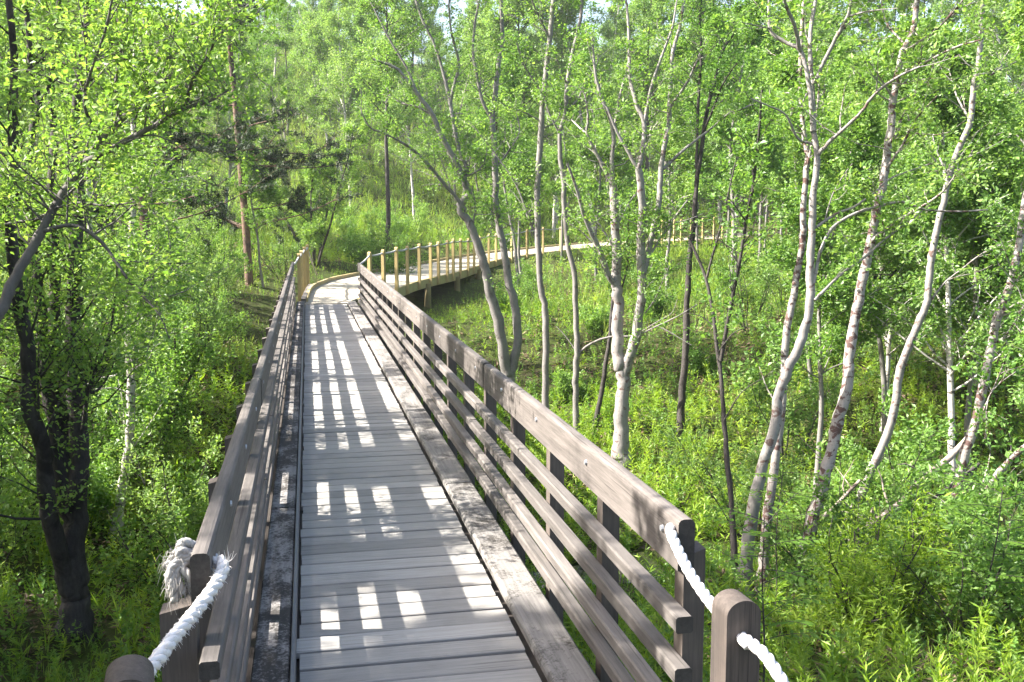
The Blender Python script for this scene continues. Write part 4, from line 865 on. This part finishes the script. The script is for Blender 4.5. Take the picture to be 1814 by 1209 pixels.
def herbs(name, label, rings, mat, h, leafs, ratio, lenf, elev, pfun, cat, tone0=0.5, whorl=False):
    PP, AA, NN, LL, WW, TT = [], [], [], [], [], []
    for d0, d1, dens, k, grow in rings:
        x, y, z, d = scatter(d0, d1, dens)
        pr = pfun(x, y); m = RU.random(len(x)) < np.clip(pr, 0, 1); x, y, z = x[m], y[m], z[m]; n = len(x)
        lo = np.where((np.abs(np.arctan2(x, y) + 0.253) < 0.07) & (np.hypot(x, y) < 9), 0.7, 1.0)   # low growth before the dark trunks
        hh = lo*h*grow*np.clip(RU.normal(1, .3, n), .35, 1.8)*np.clip((near_walk(x, y)-0.6)/3.0, 0.25, 1)
        t = RU.uniform(0.12, 1.0, (n, k)); az = RU.uniform(0, 2*PI, (n, k)); lx, ly = RU.normal(0, .16, (2, n))
        px_ = x[:, None] + lx[:, None]*t*hh[:, None]; py_ = y[:, None] + ly[:, None]*t*hh[:, None]; pz_ = z[:, None] - 0.02 + t*hh[:, None]
        e = elev + RU.normal(0, .35, (n, k)) + t*0.35
        A = np.stack([np.cos(az)*np.cos(e), np.sin(az)*np.cos(e), np.sin(e)], -1)
        N_ = RU.normal(0, .35, (n, k, 3)); N_[..., 2] += 1.0
        L = lenf*hh[:, None]*(1.25-0.75*t)*np.clip(RU.normal(1, .25, (n, k)), .4, 1.6)
        PP.append(np.stack([px_, py_, pz_], -1).reshape(-1, 3)); AA.append(A.reshape(-1, 3)); NN.append(N_.reshape(-1, 3))
        LL.append(L.ravel()); WW.append((L*ratio).ravel())
        tn = tone0 + 0.42*(patch(x, y, 0.9, 1.3)-0.5)[:, None] + RU.normal(0, .12, (n, 1)) + RU.normal(0, .12, (n, k)); TT.append(np.clip(tn, 0, 1).ravel())  # broad patches also put the dark of shaded hollows into the leaf tone
    o = leaf_mesh(name, np.vstack(PP), np.vstack(AA), np.vstack(NN), np.concatenate(LL), np.concatenate(WW), np.concatenate(TT), mat)
    return tag(o, label, cat, kind='stuff')
herbs('fern_undergrowth', 'soft feathery bright green undergrowth carpeting the gully floor', [(2.6, 8, 85, 50, .75), (8, 18, 70, 34, .85), (18, 34, 26, 18, 1.0), (34, 60, 9, 12, 1.5)], M['herb'], 0.40, 0, 0.16, 0.27, 0.2,
      lambda x, y: (0.2 + 1.1*(patch(x, y, 0.55, 0.4)-0.25))*np.where(patch(x, y, 1.6, 5.0) > 0.3, 1, 0.55), 'undergrowth', 0.58)
herbs('leafy_herbs', 'low broad-leaved herbs and dwarf shrubs covering the forest floor', [(2.6, 8, 90, 34, .8), (8, 18, 70, 26, .85), (18, 34, 32, 18, 1.0), (34, 60, 10, 10, 1.5), (60, 95, 3.5, 8, 2.6)], M['leafc'], 0.30, 0, 0.5, 0.17, 0.35,
      lambda x, y: (0.9 - 0.5*patch(x, y, 0.55, 0.4))*np.where(patch(x, y, 1.6, 5.0) > 0.3, 1, 0.65), 'herbs', 0.5)
herbs('grass', 'long thin bright grass between the trees and on the sunny slope', [(2.6, 8, 34, 7, .6), (8, 18, 26, 7, .7), (18, 34, 18, 7, .9), (34, 64, 14, 8, 1.2), (64, 100, 5, 7, 2.0)], M['grass'], 0.36, 0, 0.045, 0.75, 0.95,
      lambda x, y: 0.15 + 0.8*patch(x, y, 0.4, 2.2) + 0.5*((y > 38) & (np.abs(x) < 14)), 'grass', 0.6)
herbs('leaf_litter', 'brown dead leaves and stalks lying between the plants', [(2.6, 9, 70, 9, 1), (9, 20, 45, 7, 1.2), (20, 34, 16, 6, 1.6)], M['litter'], 0.10, 0, 0.32, 0.75, -0.1, lambda x, y: 0.3 + 0.7*patch(x, y, 1.1, 4.0), 'litter', 0.5)
# single plants near the lens
def rowan(seed, label, x, y, h, nl=12, lean=(0, 0), L=0.16, size=1.0):
    g = Grow(seed); z = gz(x, y); P, R = g.branch((x, y, z-0.05), (lean[0], lean[1], 1), h, 0.009, 8, 0.06, 0.02, 6, 0.003); PP, AA, NN, LL = [], [], [], []
    for i in range(nl):
        t = 0.45 + 0.55*(i+0.5)/nl; j = min(7, int(t*8)); p = P[j]*(1-(t*8-j)) + P[j+1]*(t*8-j); a = i*2.4 + g.rg.uniform(-.4, .4)
        d = np.array([math.cos(a), math.sin(a), g.rg.uniform(.15, .6)]); l = L*size*g.rg.uniform(.9, 1.5)
        Q, _ = g.branch(p, d, l*1.5, 0.0028, 8, 0.03, -0.045, 4, 0.001)
        for q in range(2, 9):
            ax = nrm(Q[min(q, 8)] - Q[q-1]); sd_ = nrm(np.cross(ax, (0, 0, 1)))
            for s_ in (-1, 1):
                PP.append(Q[min(q, 8)]); AA.append(sd_*s_ + ax*0.5 - np.array([0, 0, .12])); NN.append(np.array([0, 0, 1.0]) + g.rg.normal(0, .15, 3)); LL.append(0.085*size*math.sin(PI*(q+1)/11.5)*g.rg.uniform(.85, 1.15))
        PP.append(Q[8]); AA.append(Q[8]-Q[7]); NN.append((0, 0, 1.0)); LL.append(0.05*size)
    b = np.array([x, y, z]); root = empty('rowan_sapling', b, label, 'sapling'); g.mb.build('stem', M['b_dark'], root, b, smooth=True)
    LL = np.array(LL); leaf_mesh('foliage', np.array(PP)-b, np.array(AA), np.array(NN), LL, LL*0.36, np.clip(g.rg.normal(.55, .14, len(LL)), 0, 1), M['rowan'], root, 0.1)
def fireweed(name, seed, h=0.7, stems=1, mat='herb'):
    g = Grow(seed); PP, AA, NN, LL = [], [], [], []
    for s_ in range(stems):
        P, R = g.branch((g.rg.normal(0, .07), g.rg.normal(0, .07), -0.05), (g.rg.normal(0, .12), g.rg.normal(0, .12), 1), h*g.rg.uniform(.75, 1.1), 0.0045, 8, 0.04, 0.02, 5, 0.002)
        for i in range(34):
            t = 0.25 + 0.75*i/34; j = min(7, int(t*8)); p = P[j]*(1-(t*8-j)) + P[j+1]*(t*8-j); a = i*2.4
            PP.append(p); AA.append((math.cos(a), math.sin(a), 0.15 + 1.1*t*t)); NN.append(np.array([0, 0, 1.0]) + g.rg.normal(0, .2, 3)); LL.append(0.125*(1.15-0.6*t)*g.rg.uniform(.8, 1.2))
    root = empty('fireweed_plant', (0, 0, -500), 'a', 'plant'); g.mb.build('stem', M['herb'], root, smooth=True)
    LL = np.array(LL); leaf_mesh('foliage', np.array(PP), np.array(AA), np.array(NN), LL, LL*0.2, np.clip(g.rg.normal(.72, .12, len(LL)), 0, 1), M[mat], root, 0.15)
    return root
x, y = at(1378, 5.6); rowan(401, 'rowan sapling with a thin dark stem and feathery leaves, beside the dark rope post', x, y, 1.3, 18, (0.10, 0.02), 0.2, 1.0)
x, y = at(1760, 7.2); rowan(402, 'rowan sapling spreading feathery pale leaves at the right edge, before the blotched birch', x, y, 1.25, 15, (0.05, 0), 0.2, 1.1)
x, y = at(1395, 8.2); rowan(403, 'taller rowan sapling between the pale curving trunk and the maroon patched trunk', x, y, 1.3, 14, (0.03, 0), 0.18)
sw = grow_shrub(411, 1.15, 'fine twiggy willow bush with many thin upright shoots, lower right', M['herb'], 0.05, 4, 22, 6, 'willow_bush', 0.22, M['b_dark'], 0.42)
x, y = at(1572, 7.4); sw.location = (x, y, gz(x, y))
FW_ = [fireweed('fireweed_plant', 421, 0.62, 3), fireweed('fireweed_plant', 422, 0.75, 2)]
spots = [(1500, 5.4), (1560, 5.2), (1650, 5.3), (1720, 5.5), (1765, 5.2), (1805, 6.0), (1590, 6.4), (1120, 14.2), (1150, 13.4), (1165, 12.6), (1190, 12.0), (1250, 10.2), (1215, 11.2), (1262, 9.2), (1680, 5.9), (1545, 5.9), (1785, 5.7)]
for i, (px, d) in enumerate(spots):
    x, y = at(px, d); lab = ('bright narrow-leaved plant in the sunny clump at the lower right corner', 'plants in the lower right corner') if (px > 1300) else ('tall narrow-leaved plant growing up just behind the right handrail', 'plants behind the right handrail')
    k = i % 2; sc = R0.uniform(.8, 1.15); loc = (x, y, gz(x, y)); src = FW_[k]
    if i < 2: src.location = loc; src.scale = (sc,)*3; src['label'], src['group'] = lab
    else: dup(src, loc, R0.uniform(0, 6.28), sc, *lab)

# ------------------------------------------------------------------ thin haze volume added to lend the far trees a pale glow
hm, HN, HL, ho = new_mat('haze')
pv = HN.new('ShaderNodeVolumePrincipled'); pv.inputs['Density'].default_value = 0.0005; pv.inputs['Color'].default_value = (0.93, 0.95, 0.97, 1); pv.inputs['Anisotropy'].default_value = 0.3
HL.new(pv.outputs[0], ho.inputs['Volume'])
mb = MB(); mb.box(-175, 175, -125, 205, -4, 48); tag(mb.build('haze', hm), kind='stuff')
S.cycles.volume_bounces = 0
